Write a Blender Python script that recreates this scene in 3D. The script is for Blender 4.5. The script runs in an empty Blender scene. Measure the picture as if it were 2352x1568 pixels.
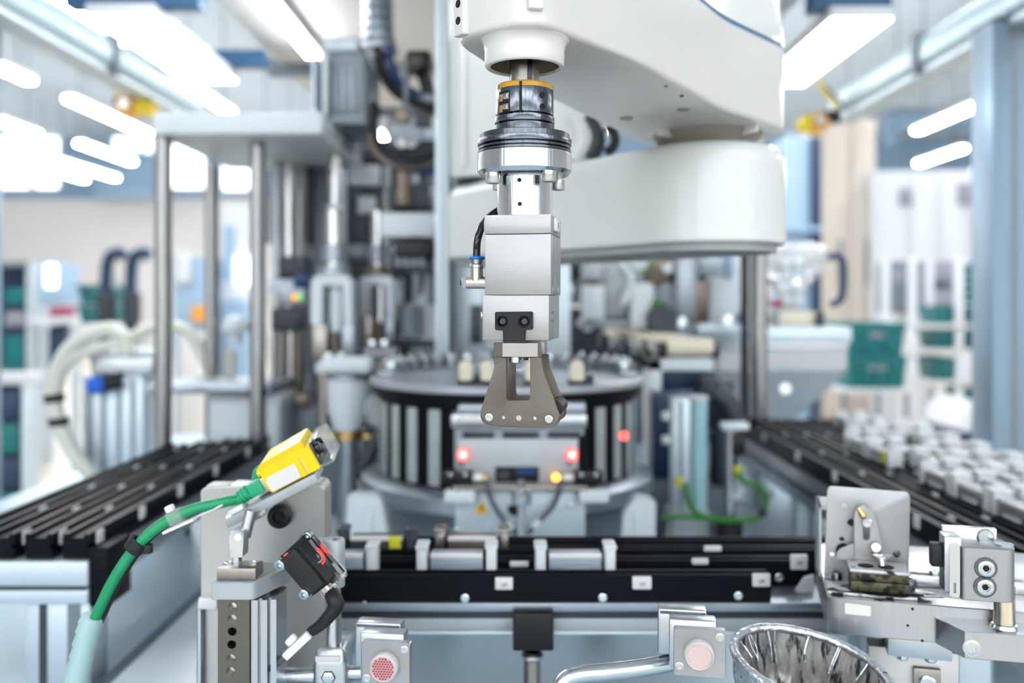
import bpy, bmesh, math, random
from mathutils import Vector, Matrix
random.seed(7)
PI = math.pi
# ------------------------------------------------------------------ camera, world, exposure
F, CX, HY, ZC = 2100.0, 1185.0, 690.0, 1.38      # focal length in px, vanishing point, eye height (m)
sc = bpy.context.scene
C = sc.collection
cam_d = bpy.data.cameras.new('camera'); cam = bpy.data.objects.new('camera', cam_d); C.objects.link(cam)
cam.location = (0, 0, ZC); cam.rotation_euler = (PI/2, 0, 0)
cam_d.sensor_width = 36.0; cam_d.lens = F/2352*36.0
cam_d.shift_x = -(CX-1176)/2352; cam_d.shift_y = (HY-784)/2352
cam_d.clip_start = 0.02; cam_d.clip_end = 200
cam_d.dof.use_dof = True; cam_d.dof.focus_distance = 0.615; cam_d.dof.aperture_fstop = 3.7
sc.camera = cam
sc.cycles.max_bounces = 5; sc.cycles.diffuse_bounces = 3; sc.cycles.glossy_bounces = 2; sc.cycles.transmission_bounces = 4; sc.cycles.use_adaptive_sampling = True; sc.cycles.adaptive_threshold = 0.08; sc.cycles.adaptive_min_samples = 16; sc.cycles.use_light_tree = False; sc.cycles.caustics_reflective = False; sc.cycles.caustics_refractive = False
w = bpy.data.worlds.new('overcast_daylight'); sc.world = w; w.use_nodes = True
w.node_tree.nodes['Background'].inputs[0].default_value = (0.90, 0.95, 1.0, 1)
w.node_tree.nodes['Background'].inputs[1].default_value = 0.6
sc.view_settings.view_transform = 'Standard'; sc.view_settings.look = 'None'
sc.view_settings.exposure = 1.08; sc.view_settings.gamma = 1.0; sc.view_settings.use_curve_mapping = False

# ------------------------------------------------------------------ materials
MATS = {}
def mat(name, col, metal=0.0, rough=0.5, grain=None, var=0.0, vscale=40, emit=None, trans=0.0, ior=1.45, coat=0.0, alpha=1.0, bump=0.0, spots=None, spec=0.5):
    m = bpy.data.materials.new(name); m.use_nodes = True
    nt = m.node_tree; b = nt.nodes['Principled BSDF']
    b.inputs['Base Color'].default_value = (*col, 1); b.inputs['Metallic'].default_value = metal
    b.inputs['Roughness'].default_value = rough; b.inputs['IOR'].default_value = ior
    b.inputs['Transmission Weight'].default_value = trans; b.inputs['Coat Weight'].default_value = coat
    b.inputs['Coat Roughness'].default_value = 0.06; b.inputs['Specular IOR Level'].default_value = spec
    b.inputs['Alpha'].default_value = alpha
    if emit:
        if name not in ('tube_light', 'lamp_panel', 'glowing_pane'): m.cycles.emission_sampling = 'NONE'
        b.inputs['Emission Color'].default_value = (*emit[0], 1); b.inputs['Emission Strength'].default_value = emit[1]
    if grain or var or bump or spots:
        tc = nt.nodes.new('ShaderNodeTexCoord'); mp = nt.nodes.new('ShaderNodeMapping')
        nt.links.new(tc.outputs['Object'], mp.inputs[0])
        if grain: mp.inputs['Scale'].default_value = grain
        nz = nt.nodes.new('ShaderNodeTexNoise'); nz.inputs['Scale'].default_value = vscale; nz.inputs['Detail'].default_value = 4
        nt.links.new(mp.outputs[0], nz.inputs['Vector'])
        last = None
        if var:
            mx = nt.nodes.new('ShaderNodeMix'); mx.data_type = 'RGBA'
            mx.inputs[6].default_value = (*[max(0, c*(1-var)) for c in col], 1); mx.inputs[7].default_value = (*[min(1, c*(1+var)) for c in col], 1)
            nt.links.new(nz.outputs['Fac'], mx.inputs[0]); last = mx.outputs[2]
            nt.links.new(last, b.inputs['Base Color'])
        if spots:
            n2 = nt.nodes.new('ShaderNodeTexNoise'); n2.inputs['Scale'].default_value = spots[1]; n2.inputs['Detail'].default_value = 6
            nt.links.new((mp.outputs[0] if grain else tc.outputs['Object']), n2.inputs['Vector'])
            rp = nt.nodes.new('ShaderNodeValToRGB'); rp.color_ramp.elements[0].position = spots[2]; rp.color_ramp.elements[1].position = spots[2]+0.08
            nt.links.new(n2.outputs['Fac'], rp.inputs[0])
            m2 = nt.nodes.new('ShaderNodeMix'); m2.data_type = 'RGBA'
            nt.links.new(rp.outputs[0], m2.inputs[0])
            if last: nt.links.new(last, m2.inputs[6])
            else: m2.inputs[6].default_value = (*col, 1)
            m2.inputs[7].default_value = (*spots[0], 1)
            nt.links.new(m2.outputs[2], b.inputs['Base Color'])
        if bump:
            bp = nt.nodes.new('ShaderNodeBump'); bp.inputs['Strength'].default_value = bump; bp.inputs['Distance'].default_value = 0.001
            nt.links.new(nz.outputs['Fac'], bp.inputs['Height']); nt.links.new(bp.outputs[0], b.inputs['Normal'])
    MATS[name] = m
    return m
mat('robot_paint', (.73,.725,.72), 0, .28, coat=.5, var=.02, vscale=12)
mat('robot_cover', (.72,.755,.745), 0, .28, coat=.5, var=.02, vscale=12)
mat('seal_blue', (.10,.22,.38), 0, .4)
mat('cavity', (.30,.29,.25), 0, .6, var=.15)
mat('alu_box', (.40,.405,.41), 1, .42, grain=(1,1,18), var=.07, vscale=60, bump=.04)
mat('alu_turned', (.60,.625,.65), 1, .20, grain=(25,25,.3), var=.22, vscale=30, bump=.22)  # upright colour streaks imitate reflections on the turned metal
mat('alu', (.52,.55,.575), 1, .34, var=.06, vscale=50)
mat('alu_bar', (.50,.51,.525), 1, .30, grain=(30,2,2), var=.10, vscale=30, bump=.03, spots=((.25,.25,.26), 160, .70))
mat('alu_plate', (.55,.54,.525), 1, .48, var=.10, vscale=18, spots=((.50,.50,.50), 45, .64))
mat('alu_sheet', (.44,.45,.46), .85, .50, var=.06, vscale=30, spots=((.30,.30,.31), 90, .70))
mat('profile_alu', (.58,.67,.73), .55, .42, var=.04)
mat('cast_grey', (.42,.46,.48), .3, .45, var=.05)
mat('steel', (.62,.62,.62), 1, .24, grain=(1,1,20), var=.10, vscale=50)
mat('steel_warm', (.33,.305,.28), 1, .34, grain=(6,6,1), var=.12, vscale=60, bump=.03)
mat('finger_steel', (.165,.148,.13), 1, .46, grain=(6,6,40), var=.20, vscale=40, bump=.05)
mat('finger_edge', (.34,.32,.30), 1, .30, var=.1)
mat('gunmetal', (.15,.165,.19), 1, .20, grain=(25,25,.3), var=.40, vscale=30, bump=.22)  # reflection streaks are put into the colour here too
mat('gunmetal_dark', (.06,.065,.075), 1, .28, var=.2)
mat('zinc', (.60,.645,.66), 1, .22, var=.08, vscale=80)
mat('nickel', (.60,.55,.49), 1, .25, var=.1)
mat('brass', (.70,.50,.22), 1, .3, var=.15)
mat('chrome_worn', (.72,.66,.55), 1, .16, grain=(40,40,1), var=.25, vscale=20)
mat('grease', (.50,.27,.03), 0, .2, var=.35, vscale=120, bump=.3, spots=((.20,.085,.03), 45, .50))
mat('grease_dark', (.012,.012,.014), 0, .18, var=.3, vscale=60, bump=.3)
mat('black_plastic', (.008,.008,.010), 0, .36, spec=.4)
mat('sensor_black', (.020,.018,.016), 0, .42, bump=.05, vscale=300)
mat('black_rubber', (.012,.013,.015), 0, .55)
mat('black_anodised', (.004,.005,.008), 0, .42, var=.1, spec=.12)
mat('hole_black', (.004,.004,.005), 0, .7)
mat('tube_black', (.008,.010,.014), 0, .14, coat=.4)
mat('yellow', (.92,.68,.006), 0, .34, coat=.2)
mat('yellow_tag', (.62,.62,.03), 0, .5)
mat('label_white', (.70,.71,.71), 0, .5)
mat('ink', (.05,.05,.06), 0, .6)
mat('sticker_cream', (.80,.80,.74), 0, .5, var=.03)
mat('white_plastic', (.80,.82,.82), 0, .38)
mat('white_clip', (.66,.70,.72), 0, .40)
mat('green_cable', (.012,.30,.125), 0, .33)
mat('green_connector', (.02,.38,.18), 0, .36)
mat('sleeve', (.50,.74,.77), 0, .30, trans=.25)
mat('clear_plastic', (.85,.88,.88), 0, .06, alpha=.20)
mat('lens_dark', (.01,.012,.016), 0, .05, coat=1)
mat('blue_ring', (.01,.20,.72), 0, .35)
mat('blue_knob', (.00,.12,.66), 0, .35)
mat('blue_cable', (.010,.045,.16), 0, .3)
mat('grey_cable', (.10,.115,.13), 0, .45)
mat('dark_grey', (.045,.055,.068), .2, .42, var=.1)
mat('mid_grey', (.20,.24,.28), .3, .45, var=.08)
mat('machine_steel', (.34,.38,.43), .8, .36, var=.12)
mat('machine_brown', (.22,.18,.145), .7, .4, var=.2)
mat('machine_white', (.66,.73,.77), 0, .4, var=.03)
mat('deck', (.46,.59,.69), .25, .38, var=.05, vscale=4)
mat('olive', (.11,.10,.055), .3, .4, var=.4, vscale=120, spots=((.012,.011,.010), 110, .50))
mat('dirty_top', (.62,.63,.64), .6, .4, var=.15, vscale=60, spots=((.025,.025,.03), 80, .53))
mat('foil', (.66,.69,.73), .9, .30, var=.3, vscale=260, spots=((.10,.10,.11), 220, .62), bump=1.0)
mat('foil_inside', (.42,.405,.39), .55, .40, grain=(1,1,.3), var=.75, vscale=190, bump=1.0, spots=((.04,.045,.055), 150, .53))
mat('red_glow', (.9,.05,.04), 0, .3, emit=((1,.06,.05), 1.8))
mat('red_ring', (.8,.03,.02), 0, .2, emit=((1,.03,.02), .8))
mat('led_red', (1,.1,.1), 0, .3, emit=((1,.13,.12), 4.5))
mat('led_orange', (1,.4,.05), 0, .3, emit=((1,.32,.02), 2.2))
mat('led_green', (.1,.8,.2), 0, .3, emit=((.1,.7,.1), .35))
mat('reflector_red', (.72,.42,.41), 0, .25)
mat('reflector_pink', (.68,.52,.49), 0, .4, bump=.6, vscale=900)
mat('ring_white', (.86,.82,.81), 0, .3, trans=.2)
mat('cream', (.80,.74,.60), 0, .5, var=.06)
mat('hose', (.72,.75,.68), 0, .32, trans=.15, var=.04)
mat('drum_glass', (.40,.46,.46), 0, .12, coat=.4)
mat('cyan_tube', (.36,.62,.68), 0, .3, coat=.3)
mat('green_wire', (.03,.22,.03), 0, .4)
mat('teal_crate', (.002,.17,.19), 0, .45, var=.12)
mat('navy', (.015,.045,.11), 0, .4)
mat('duct_blue', (.34,.49,.66), 0, .5, var=.04)
mat('hall_floor', (.66,.59,.50), 0, .35, var=.05, vscale=2)
mat('hall_wall', (.72,.72,.725), 0, .7, var=.03, vscale=2)
mat('hall_blue', (.28,.44,.62), 0, .6, var=.1, vscale=2)
mat('hall_ceiling', (.46,.56,.66), 0, .8, var=.03, vscale=1)
mat('panel_white', (.70,.74,.79), 0, .5, var=.02)
mat('panel_beige', (.66,.60,.54), 0, .5, var=.02)
mat('screen_violet', (.30,.31,.38), 0, .3)
mat('mount_blue', (.02,.10,.22), 0, .4)
mat('beam_paint', (.42,.56,.62), .3, .28, var=.04)
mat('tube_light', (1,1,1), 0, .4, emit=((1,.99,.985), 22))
mat('lamp_panel', (1,1,1), 0, .4, emit=((.95,.98,1), 9))
mat('glowing_pane', (1,1,1), 0, .3, emit=((.90,.96,1), 1.6))
mat('warn_yellow', (.85,.50,.01), 0, .5)
mat('pink', (.35,.06,.14), 0, .5)
mat('orange', (.85,.40,.06), 0, .4)
mat('roof_panel', (.66,.66,.66), 0, .6, var=.03)
mat('turntable_top', (.46,.49,.54), .5, .38, var=.1, vscale=8)
mat('led_amber', (.8,.3,.05), 0, .3, emit=((1,.35,.03), .7))
mat('slate', (.05,.062,.075), .3, .45, var=.3, vscale=14)
mat('column_steel', (.33,.325,.32), 1, .30, var=.1)
mat('lit_screen', (.8,.9,1), 0, .3, emit=((.85,.94,1), 1.6))
mat('post_blue', (.22,.31,.39), .3, .4, var=.04)
mat('carrier_body', (.30,.36,.43), .2, .35, var=.08)
mat('back_wall', (.62,.66,.70), 0, .7, var=.2, vscale=1.5)
mat('bag', (.92,.96,.98), 0, .12, trans=.55, ior=1.2, bump=.8, vscale=40)

# ------------------------------------------------------------------ pixel <-> place helpers
def S(Y): return Y/F
def wx(px, Y): return (px-CX)*Y/F
def wz(py, Y): return ZC-(py-HY)*Y/F
def P(px, py, Y): return Vector((wx(px, Y), Y, wz(py, Y)))
def at_z(px, py, z):
    Y = (ZC-z)*F/(py-HY); return Vector((wx(px, Y), Y, z))
def on_plane(M, px, py, ly):
    Mi = M.inverted(); o = Mi @ Vector((0, 0, ZC)); d = Mi.to_3x3() @ Vector(((px-CX)/F, 1, -(py-HY)/F))
    t = (ly-o.y)/d.y; p = o+d*t
    return (p.x, p.z)
def T3(x, y, z): return Matrix.Translation((x, y, z))
def RX(a): return Matrix.Rotation(math.radians(a), 4, 'X')
def RY(a): return Matrix.Rotation(math.radians(a), 4, 'Y')
def RZ(a): return Matrix.Rotation(math.radians(a), 4, 'Z')

# ------------------------------------------------------------------ mesh builder
def rounded(pts, r, n=4):
    out = []; N = len(pts)
    for i in range(N):
        p0, p1, p2 = Vector(pts[i-1]), Vector(pts[i]), Vector(pts[(i+1) % N])
        rr = r[i] if isinstance(r, (list, tuple)) else r
        a, b = p0-p1, p2-p1
        rr = min(rr, a.length*.49, b.length*.49)
        if rr < 1e-7: out.append(tuple(p1)); continue
        q0, q2 = p1+a.normalized()*rr, p1+b.normalized()*rr
        for k in range(n+1):
            t = k/n; out.append(tuple(q0*(1-t)**2+p1*2*t*(1-t)+q2*t*t))
    return out
def circle(cx, cy, r, n=20): return [(cx+r*math.cos(2*PI*k/n), cy+r*math.sin(2*PI*k/n)) for k in range(n)]
def rect(x0, x1, y0, y1): return [(x0, y0), (x1, y0), (x1, y1), (x0, y1)]
def slot(cx, cy, l, r, n=8):
    return [(cx+r*math.cos(PI*k/n), cy+l+r*math.sin(PI*k/n)) for k in range(n+1)]+[(cx-r*math.cos(PI*k/n), cy-l-r*math.sin(PI*k/n)) for k in range(n+1)]
def area2(p): return sum(p[i-1][0]*p[i][1]-p[i][0]*p[i-1][1] for i in range(len(p)))
def offset(p, d):
    N = len(p); s = 1 if area2(p) > 0 else -1; out = []
    for i in range(N):
        a, b, c = Vector(p[i-1]), Vector(p[i]), Vector(p[(i+1) % N])
        e1, e2 = (b-a), (c-b)
        if e1.length < 1e-9: e1 = e2
        if e2.length < 1e-9: e2 = e1
        e1, e2 = e1.normalized(), e2.normalized()
        n = Vector((-e1.y-e2.y, e1.x+e2.x))
        if n.length < 1e-6: n = Vector((-e1.y, e1.x))
        n.normalize(); k = max(.4, n.dot(Vector((-e1.y, e1.x))))
        out.append(tuple(b+n*(s*d/k)))
    return out
def smooth_path(pts, n=8):
    pts = [Vector(p) for p in pts]
    if len(pts) < 3: return pts
    q = [pts[0]*2-pts[1]]+pts+[pts[-1]*2-pts[-2]]; out = []
    for i in range(1, len(q)-2):
        for k in range(n):
            t = k/n; a, b, c, d = q[i-1], q[i], q[i+1], q[i+2]
            out.append(.5*((2*b)+(c-a)*t+(2*a-5*b+4*c-d)*t*t+(3*b-a-3*c+d)*t**3))
    out.append(pts[-1]); return out
def axisM(p, d):
    return Matrix.Translation(Vector(p)) @ Vector(d).normalized().to_track_quat('Z', 'Y').to_matrix().to_4x4()

class MB:
    def __init__(self, M=None): self.v = []; self.f = []; self.M = M or Matrix.Identity(4)
    def raw(self, vs, fs, M=None):
        M = self.M @ M if M is not None else self.M
        o = len(self.v); self.v += [M @ Vector(p) for p in vs]; self.f += [tuple(i+o for i in f) for f in fs]
        return self
    def bm(self, b, M=None):
        b.verts.index_update(); self.raw([v.co.copy() for v in b.verts], [[v.index for v in f.verts] for f in b.faces], M); b.free(); return self
    def box(self, x0, x1, y0, y1, z0, z1, b=0, M=None, seg=2):
        B = bmesh.new(); bmesh.ops.create_cube(B, size=1)
        for v in B.verts: v.co = ((x0+x1)/2+v.co.x*(x1-x0), (y0+y1)/2+v.co.y*(y1-y0), (z0+z1)/2+v.co.z*(z1-z0))
        b = min(b, abs(x1-x0)*.45, abs(y1-y0)*.45, abs(z1-z0)*.45)
        if b > 0: bmesh.ops.bevel(B, geom=B.edges[:], offset=b, segments=seg, affect='EDGES', profile=.5)
        bmesh.ops.recalc_face_normals(B, faces=B.faces[:])
        return self.bm(B, M)
    def pbox(self, px0, px1, py0, py1, Y, d, b=0):      # front face at distance Y, d deep
        return self.box(wx(px0, Y), wx(px1, Y), Y, Y+d, wz(py1, Y), wz(py0, Y), b)
    def lathe(self, prof, M=None, seg=32, arc=None):
        vs, fs = [], []; n = len(prof)
        a0, a1 = arc or (0, 2*PI); full = arc is None; ns = seg if full else seg+1
        for k in range(ns):
            a = a0+(a1-a0)*k/seg; c, s = math.cos(a), math.sin(a)
            for r, z in prof: vs.append((r*c, r*s, z))
        for k in range(seg):
            k2 = (k+1) % ns
            for i in range(n-1):
                q = [k*n+i, k2*n+i, k2*n+i+1, k*n+i+1]
                if prof[i][0] < 1e-9: q = [q[0], q[2], q[3]]
                elif prof[i+1][0] < 1e-9: q = [q[0], q[1], q[2]]
                fs.append(q)
        return self.raw(vs, fs, M)
    def cyl(self, p0, p1, r, r1=None, seg=24, c=0):
        p0, p1 = Vector(p0), Vector(p1); L = (p1-p0).length; r1 = r if r1 is None else r1; c = min(c, r*.4, r1*.4, L*.4)
        pr = [(0, 0), (r-c, 0)]+([(r, c), (r1, L-c)] if c else [(r1, L)])+([(r1-c, L)] if c else [])+[(0, L)]
        return self.lathe(pr, axisM(p0, p1-p0), seg)
    def pcyl(self, px, py0, py1, Y, rpx, c=0, seg=20):   # upright cylinder, axis at distance Y
        return self.cyl((wx(px, Y), Y, wz(py1, Y)), (wx(px, Y), Y, wz(py0, Y)), rpx*Y/F, seg=seg, c=c)
    def tube(self, pts, r, seg=10, n=8, smooth=True, caps=True):
        p = smooth_path(pts, n) if smooth else [Vector(q) for q in pts]
        vs, fs = [], []; N = len(p); up = None
        for i in range(N):
            t = (p[min(i+1, N-1)]-p[max(i-1, 0)]).normalized()
            if up is None: up = t.orthogonal().normalized()
            up = (up-t*up.dot(t)).normalized(); sd = t.cross(up)
            rr = r(i/(N-1)) if callable(r) else r
            for k in range(seg):
                a = 2*PI*k/seg; vs.append(p[i]+up*(rr*math.cos(a))+sd*(rr*math.sin(a)))
        for i in range(N-1):
            for k in range(seg):
                k2 = (k+1) % seg; fs.append((i*seg+k, i*seg+k2, (i+1)*seg+k2, (i+1)*seg+k))
        if caps: fs += [tuple(range(seg-1, -1, -1)), tuple((N-1)*seg+k for k in range(seg))]
        return self.raw(vs, fs)
    def prism(self, outline, d0, d1, holes=(), b=0, plan=False, M=None):
        # outline in (x, z) pushed along y from d0 to d1; plan: outline in (x, y) pushed along z
        B = bmesh.new(); es = []
        for lp in [outline, *holes]:
            vv = [B.verts.new((q[0], q[1], 0)) for q in lp]
            es += [B.edges.new((vv[i-1], vv[i])) for i in range(len(vv))]
        bmesh.ops.triangle_fill(B, use_beauty=True, use_dissolve=False, edges=es)
        r = bmesh.ops.extrude_face_region(B, geom=B.faces[:])
        for e in r['geom']:
            if isinstance(e, bmesh.types.BMVert): e.co.z = 1
        bmesh.ops.recalc_face_normals(B, faces=B.faces[:])
        for v in B.verts:
            h = d0+(d1-d0)*v.co.z
            v.co = (v.co.x, v.co.y, h) if plan else (v.co.x, h, v.co.y)
        if b:
            ax = 2 if plan else 1
            ed = [e for e in B.edges if len(e.link_faces) == 2 and e.calc_face_angle(0) > .9 and abs(e.verts[0].co[ax]-e.verts[1].co[ax]) < 1e-7]
            bmesh.ops.bevel(B, geom=ed, offset=b, segments=1, affect='EDGES', profile=.5)
        bmesh.ops.recalc_face_normals(B, faces=B.faces[:])
        return self.bm(B, M)
    def loft(self, outline, rings, M=None, cap0=True, cap1=True):
        # plan outline (x, y) stacked at (z, inset)
        n = len(outline); vs, fs = [], []
        for z, ins in rings: vs += [(x, y, z) for x, y in (offset(outline, ins) if abs(ins) > 1e-9 else outline)]
        for i in range(len(rings)-1):
            for k in range(n):
                k2 = (k+1) % n; fs.append((i*n+k, i*n+k2, (i+1)*n+k2, (i+1)*n+k))
        if cap0: fs.append(tuple(range(n-1, -1, -1)))
        if cap1: fs.append(tuple((len(rings)-1)*n+k for k in range(n)))
        return self.raw(vs, fs, M)
    def screw(self, p, d, r, h, seg=18):                # socket head
        return self.lathe([(0, h*.45), (r*.5, h*.45), (r*.54, h), (r*.86, h), (r, h*.86), (r, 0), (0, 0)], axisM(p, d), seg)
    def hexa(self, p, d, r, h, hole=0):
        return self.lathe([(hole, 0), (r, 0), (r, h*.85), (r*.9, h), (hole, h)], axisM(p, d), 6)

def make_mesh(name, mb, origin, smooth=38):
    me = bpy.data.meshes.new(name)
    me.from_pydata([tuple(Vector(v)-origin) for v in mb.v], [], mb.f); me.validate()
    b = bmesh.new(); b.from_mesh(me); bmesh.ops.recalc_face_normals(b, faces=b.faces[:]); b.to_mesh(me); b.free()
    if smooth:
        me.shade_smooth(); me.set_sharp_from_angle(angle=math.radians(smooth))
    return me
class Thing:
    def __init__(s, name, label, cat, group=None, kind=None):
        s.n, s.l, s.c, s.g, s.k = name, label, cat, group, kind; s.parts = []; s.root = None
    def p(s, name, mb, material, of=None, label=None, smooth=38, kind=None):
        s.parts.append([name, mb, material, of, label, smooth, kind]); return len(s.parts)-1
    def done(s, loc=None, single=False):
        vs = [v for p in s.parts for v in p[1].v]
        lo = Vector([min(v[i] for v in vs) for i in range(3)]); hi = Vector([max(v[i] for v in vs) for i in range(3)])
        o = Vector(loc) if loc else Vector(((lo.x+hi.x)/2, (lo.y+hi.y)/2, lo.z))
        if single or len(s.parts) == 1:
            p = s.parts[0]; r = bpy.data.objects.new(s.n, make_mesh(s.n, p[1], o, p[5])); r.data.materials.append(MATS[p[2]])
            objs = []
        else: r = bpy.data.objects.new(s.n, None); r.empty_display_size = .02; objs = None
        r.location = o; C.objects.link(r); s.root = r; s.objs = []
        tag(r, s.l, s.c, s.g, s.k)
        if objs is None:
            for nm, mb, ml, of, lb, sm, kd in s.parts:
                ob = bpy.data.objects.new(nm, make_mesh(nm, mb, o, sm)); ob.data.materials.append(MATS[ml])
                ob.parent = s.objs[of] if of is not None else r; C.objects.link(ob); s.objs.append(ob)
                if lb: ob['label'] = lb
                if kd: ob['kind'] = kd
        return s
def tag(o, label=None, cat=None, group=None, kind=None):
    if label: o['label'] = label
    if cat: o['category'] = cat
    if group: o['group'] = group
    if kind: o['kind'] = kind
def dup(t, delta, label=None, rz=0):
    r = t.root.copy(); C.objects.link(r); r.location = t.root.location+Vector(delta); r.rotation_euler[2] = rz
    if label: r['label'] = label
    mp = {}
    for i, ob in enumerate(t.objs):
        c = ob.copy(); C.objects.link(c); of = t.parts[i][3]
        c.parent = mp[of] if of is not None else r; mp[i] = c
    return r
def struct(name, mb, material, label, cat, smooth=38):
    return Thing(name, label, cat, kind='structure'), name, mb, material
def text_mb(s, size, M, depth=.0002):
    cu = bpy.data.curves.new('lettering', 'FONT'); cu.body = s; cu.size = size; cu.align_x = 'CENTER'; cu.align_y = 'CENTER'; cu.extrude = depth
    ob = bpy.data.objects.new('lettering', cu); me = bpy.data.meshes.new_from_object(ob)
    m = MB(); m.raw([v.co.copy() for v in me.vertices], [list(p.vertices) for p in me.polygons], M)
    bpy.data.objects.remove(ob); bpy.data.curves.remove(cu); bpy.data.meshes.remove(me); return m
FACE = RX(90)                                           # text turned to face the camera side
# ================================================================== the hall (setting)
def one(name, mb, material, label, cat, kind=None, group=None, smooth=38):
    t = Thing(name, label, cat, group, kind); t.p(name, mb, material, smooth=smooth); t.done(); return t
ZD = ZC-.425                                             # machine deck height
HB = 26.0                                                # back wall distance
one('floor', MB().box(-16, 16, -8, HB+.2, -.2, 0), 'hall_floor', 'beige sealed factory hall floor', 'floor', 'structure')
one('ceiling', MB().box(-16, 16, -8, HB+.2, ZC+4.6, ZC+4.8), 'hall_ceiling', 'pale factory hall ceiling', 'ceiling', 'structure')
one('wall_back', MB().box(-16, 16, HB, HB+.2, 0, ZC+4.6), 'hall_wall', 'beige far wall of the hall', 'wall', 'structure')
one('wall_left', MB().box(-16.2, -16, -8, HB, 0, ZC+4.6), 'hall_wall', 'pale side wall of the hall beyond the hoses', 'wall', 'structure')
one('wall_right', MB().box(16, 16.2, -8, HB, 0, ZC+4.6), 'hall_wall', 'pale side wall of the hall beyond the crates', 'wall', 'structure')
one('wall_front', MB().box(-16, 16, -8.2, -8, 0, ZC+4.6), 'back_wall', 'grey hall wall behind the viewer', 'wall', 'structure')
one('trim_1', MB().box(-16, 16, HB-.01, HB, ZC+2.9, ZC+4.6), 'hall_blue', 'blue cladding band along the top of the far wall', 'wall band', 'structure')
def window(n, px0, px1, py0, py1, Y=HB-.02):
    t = Thing('window_%d' % n, 'bright hall window %s' % n, 'window', kind='structure')
    x0, x1, z0, z1 = wx(px0, Y), wx(px1, Y), wz(py1, Y), wz(py0, Y)
    m = MB()
    for a in ((x0-.06, x0, z0, z1), (x1, x1+.06, z0, z1), (x0-.06, x1+.06, z0-.06, z0), (x0-.06, x1+.06, z1, z1+.06)): m.box(a[0], a[1], Y-.1, Y, a[2], a[3])
    t.p('window_frame', m, 'panel_white'); t.p('pane', MB().box(x0, x1, Y-.04, Y-.01, z0, z1), 'glowing_pane'); t.done()
for i, q in enumerate([(0, 72, 318, 432), (84, 138, 318, 432), (-90, -14, 318, 432), (305, 352, 316, 350), (255, 300, 316, 345), (399, 470, 335, 432), (514, 572, 366, 436), (630, 660, 372, 424), (735, 760, 378, 424), (800, 850, 376, 426), (1800, 1838, 318, 432)]):
    window(i+1, *q)
for i, X in enumerate((-11, -7.4, -3.8, -.2, 3.4, 7, 10.6)):   # glowing windows added behind the viewer for soft front light and streaked reflections
    t = Thing('window_%d' % (i+12), 'added glowing window behind the viewer, number %d' % (i+1), 'window', kind='structure'); Y = -7.98
    m = MB()
    for a in ((X-.06, X, 1.0, 4.4), (X+3, X+3.06, 1.0, 4.4), (X-.06, X+3.06, .94, 1.0), (X-.06, X+3.06, 4.4, 4.46), (X+.95, X+1.07, 1.0, 4.4), (X+1.95, X+2.07, 1.0, 4.4), (X, X+3, 2.6, 2.72)): m.box(a[0], a[1], Y, Y+.1, a[2], a[3])
    t.p('window_frame', m, 'mid_grey'); t.p('pane', MB().box(X, X+3, Y+.01, Y+.04, 1.0, 4.4), 'glowing_pane'); t.done()
# blue steelwork high in the hall
gm = Thing('gantry_girder', 'blue painted gantry girder high up before the far wall', 'girder')
m = MB(); m.pbox(-250, 560, 205, 232, 24, .3); gm.p('girder', m, 'hall_blue')
m = MB(); m.pbox(215, 352, 350, 452, 24.5, .4, .05); gm.p('hoist_body', m, 'hall_blue')
m = MB(); [m.pbox(x, x+8, 232, 352, 24.3, .1) for x in (250, 320)]; gm.p('hanger', m, 'hall_blue'); gm.done()
gm = Thing('gantry_girder', 'blue roof girder above the right-hand crates', 'girder')
m = MB(); m.pbox(2040, 2500, 262, 296, 22, .3); gm.p('girder', m, 'hall_blue')
m = MB(); m.pbox(2040, 2060, 296, 330, 22, .3); gm.p('bracket', m, 'hall_blue'); gm.done()
# ceiling tubes: rows along the hall, 3 m above the eye
ZT = ZC+3.0
def tube_light(X, y0, y1, label, group='fluorescent tubes hung in rows under the hall ceiling'):
    t = Thing('ceiling_light', label, 'ceiling light', group)
    t.p('housing', MB().box(X-.08, X+.08, y0-.03, y1+.03, ZT+.05, ZT+.12, .01), 'panel_white')
    t.p('tube', MB().box(X-.07, X+.07, y0, y1, ZT, ZT+.05), 'tube_light')
    m = MB(); [m.cyl((X, y, ZT+.12), (X, y, ZC+4.6), .012, seg=6) for y in (y0+.3, y1-.3)]; t.p('hanger', m, 'mid_grey'); t.done()
    return t
LB = 'long white tube light hung under the hall ceiling'
first = None
vis = [(-4.6, 9.1, 10.7), (-4.6, 12.5, 14.7), (-6.7, 11.4, 12.6), (-6.7, 13.7, 16.6), (-8.7, 14.6, 16.6), (-8.4, 17.6, 20), (-9.9, 19.6, 22.6),
       (5.4, 10.4, 12.4), (5.42, 12.7, 15.2), (5.4, 8.6, 10.1), (7.15, 14.2, 16.3), (7.15, 11.6, 13.8), (8.9, 18.2, 20.2)]
ORD = ['first', 'second', 'third', 'fourth', 'fifth', 'sixth', 'seventh', 'eighth', 'ninth', 'tenth', 'eleventh', 'twelfth']
tubes = list(vis)
for X in (-6.7, -4.6, -2.5, -.45, 1.5, 3.5, 5.4, 7.2):   # the same rows over and behind the camera
    for a in (-4.6, 4.4): tubes.append((X, a, a+2.2))
for X in (-10.8, -4.6, -2.5, -.45, 1.5, 3.5, 10.8):  # further rows added to brighten the far wall
    for a in (10.5, 16.5, 20.5):
        if not any(abs(X-q[0]) < .5 and a < q[2]+.2 and q[1] < a+2.6 for q in tubes): tubes.append((X, a, a+2.4))
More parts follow.
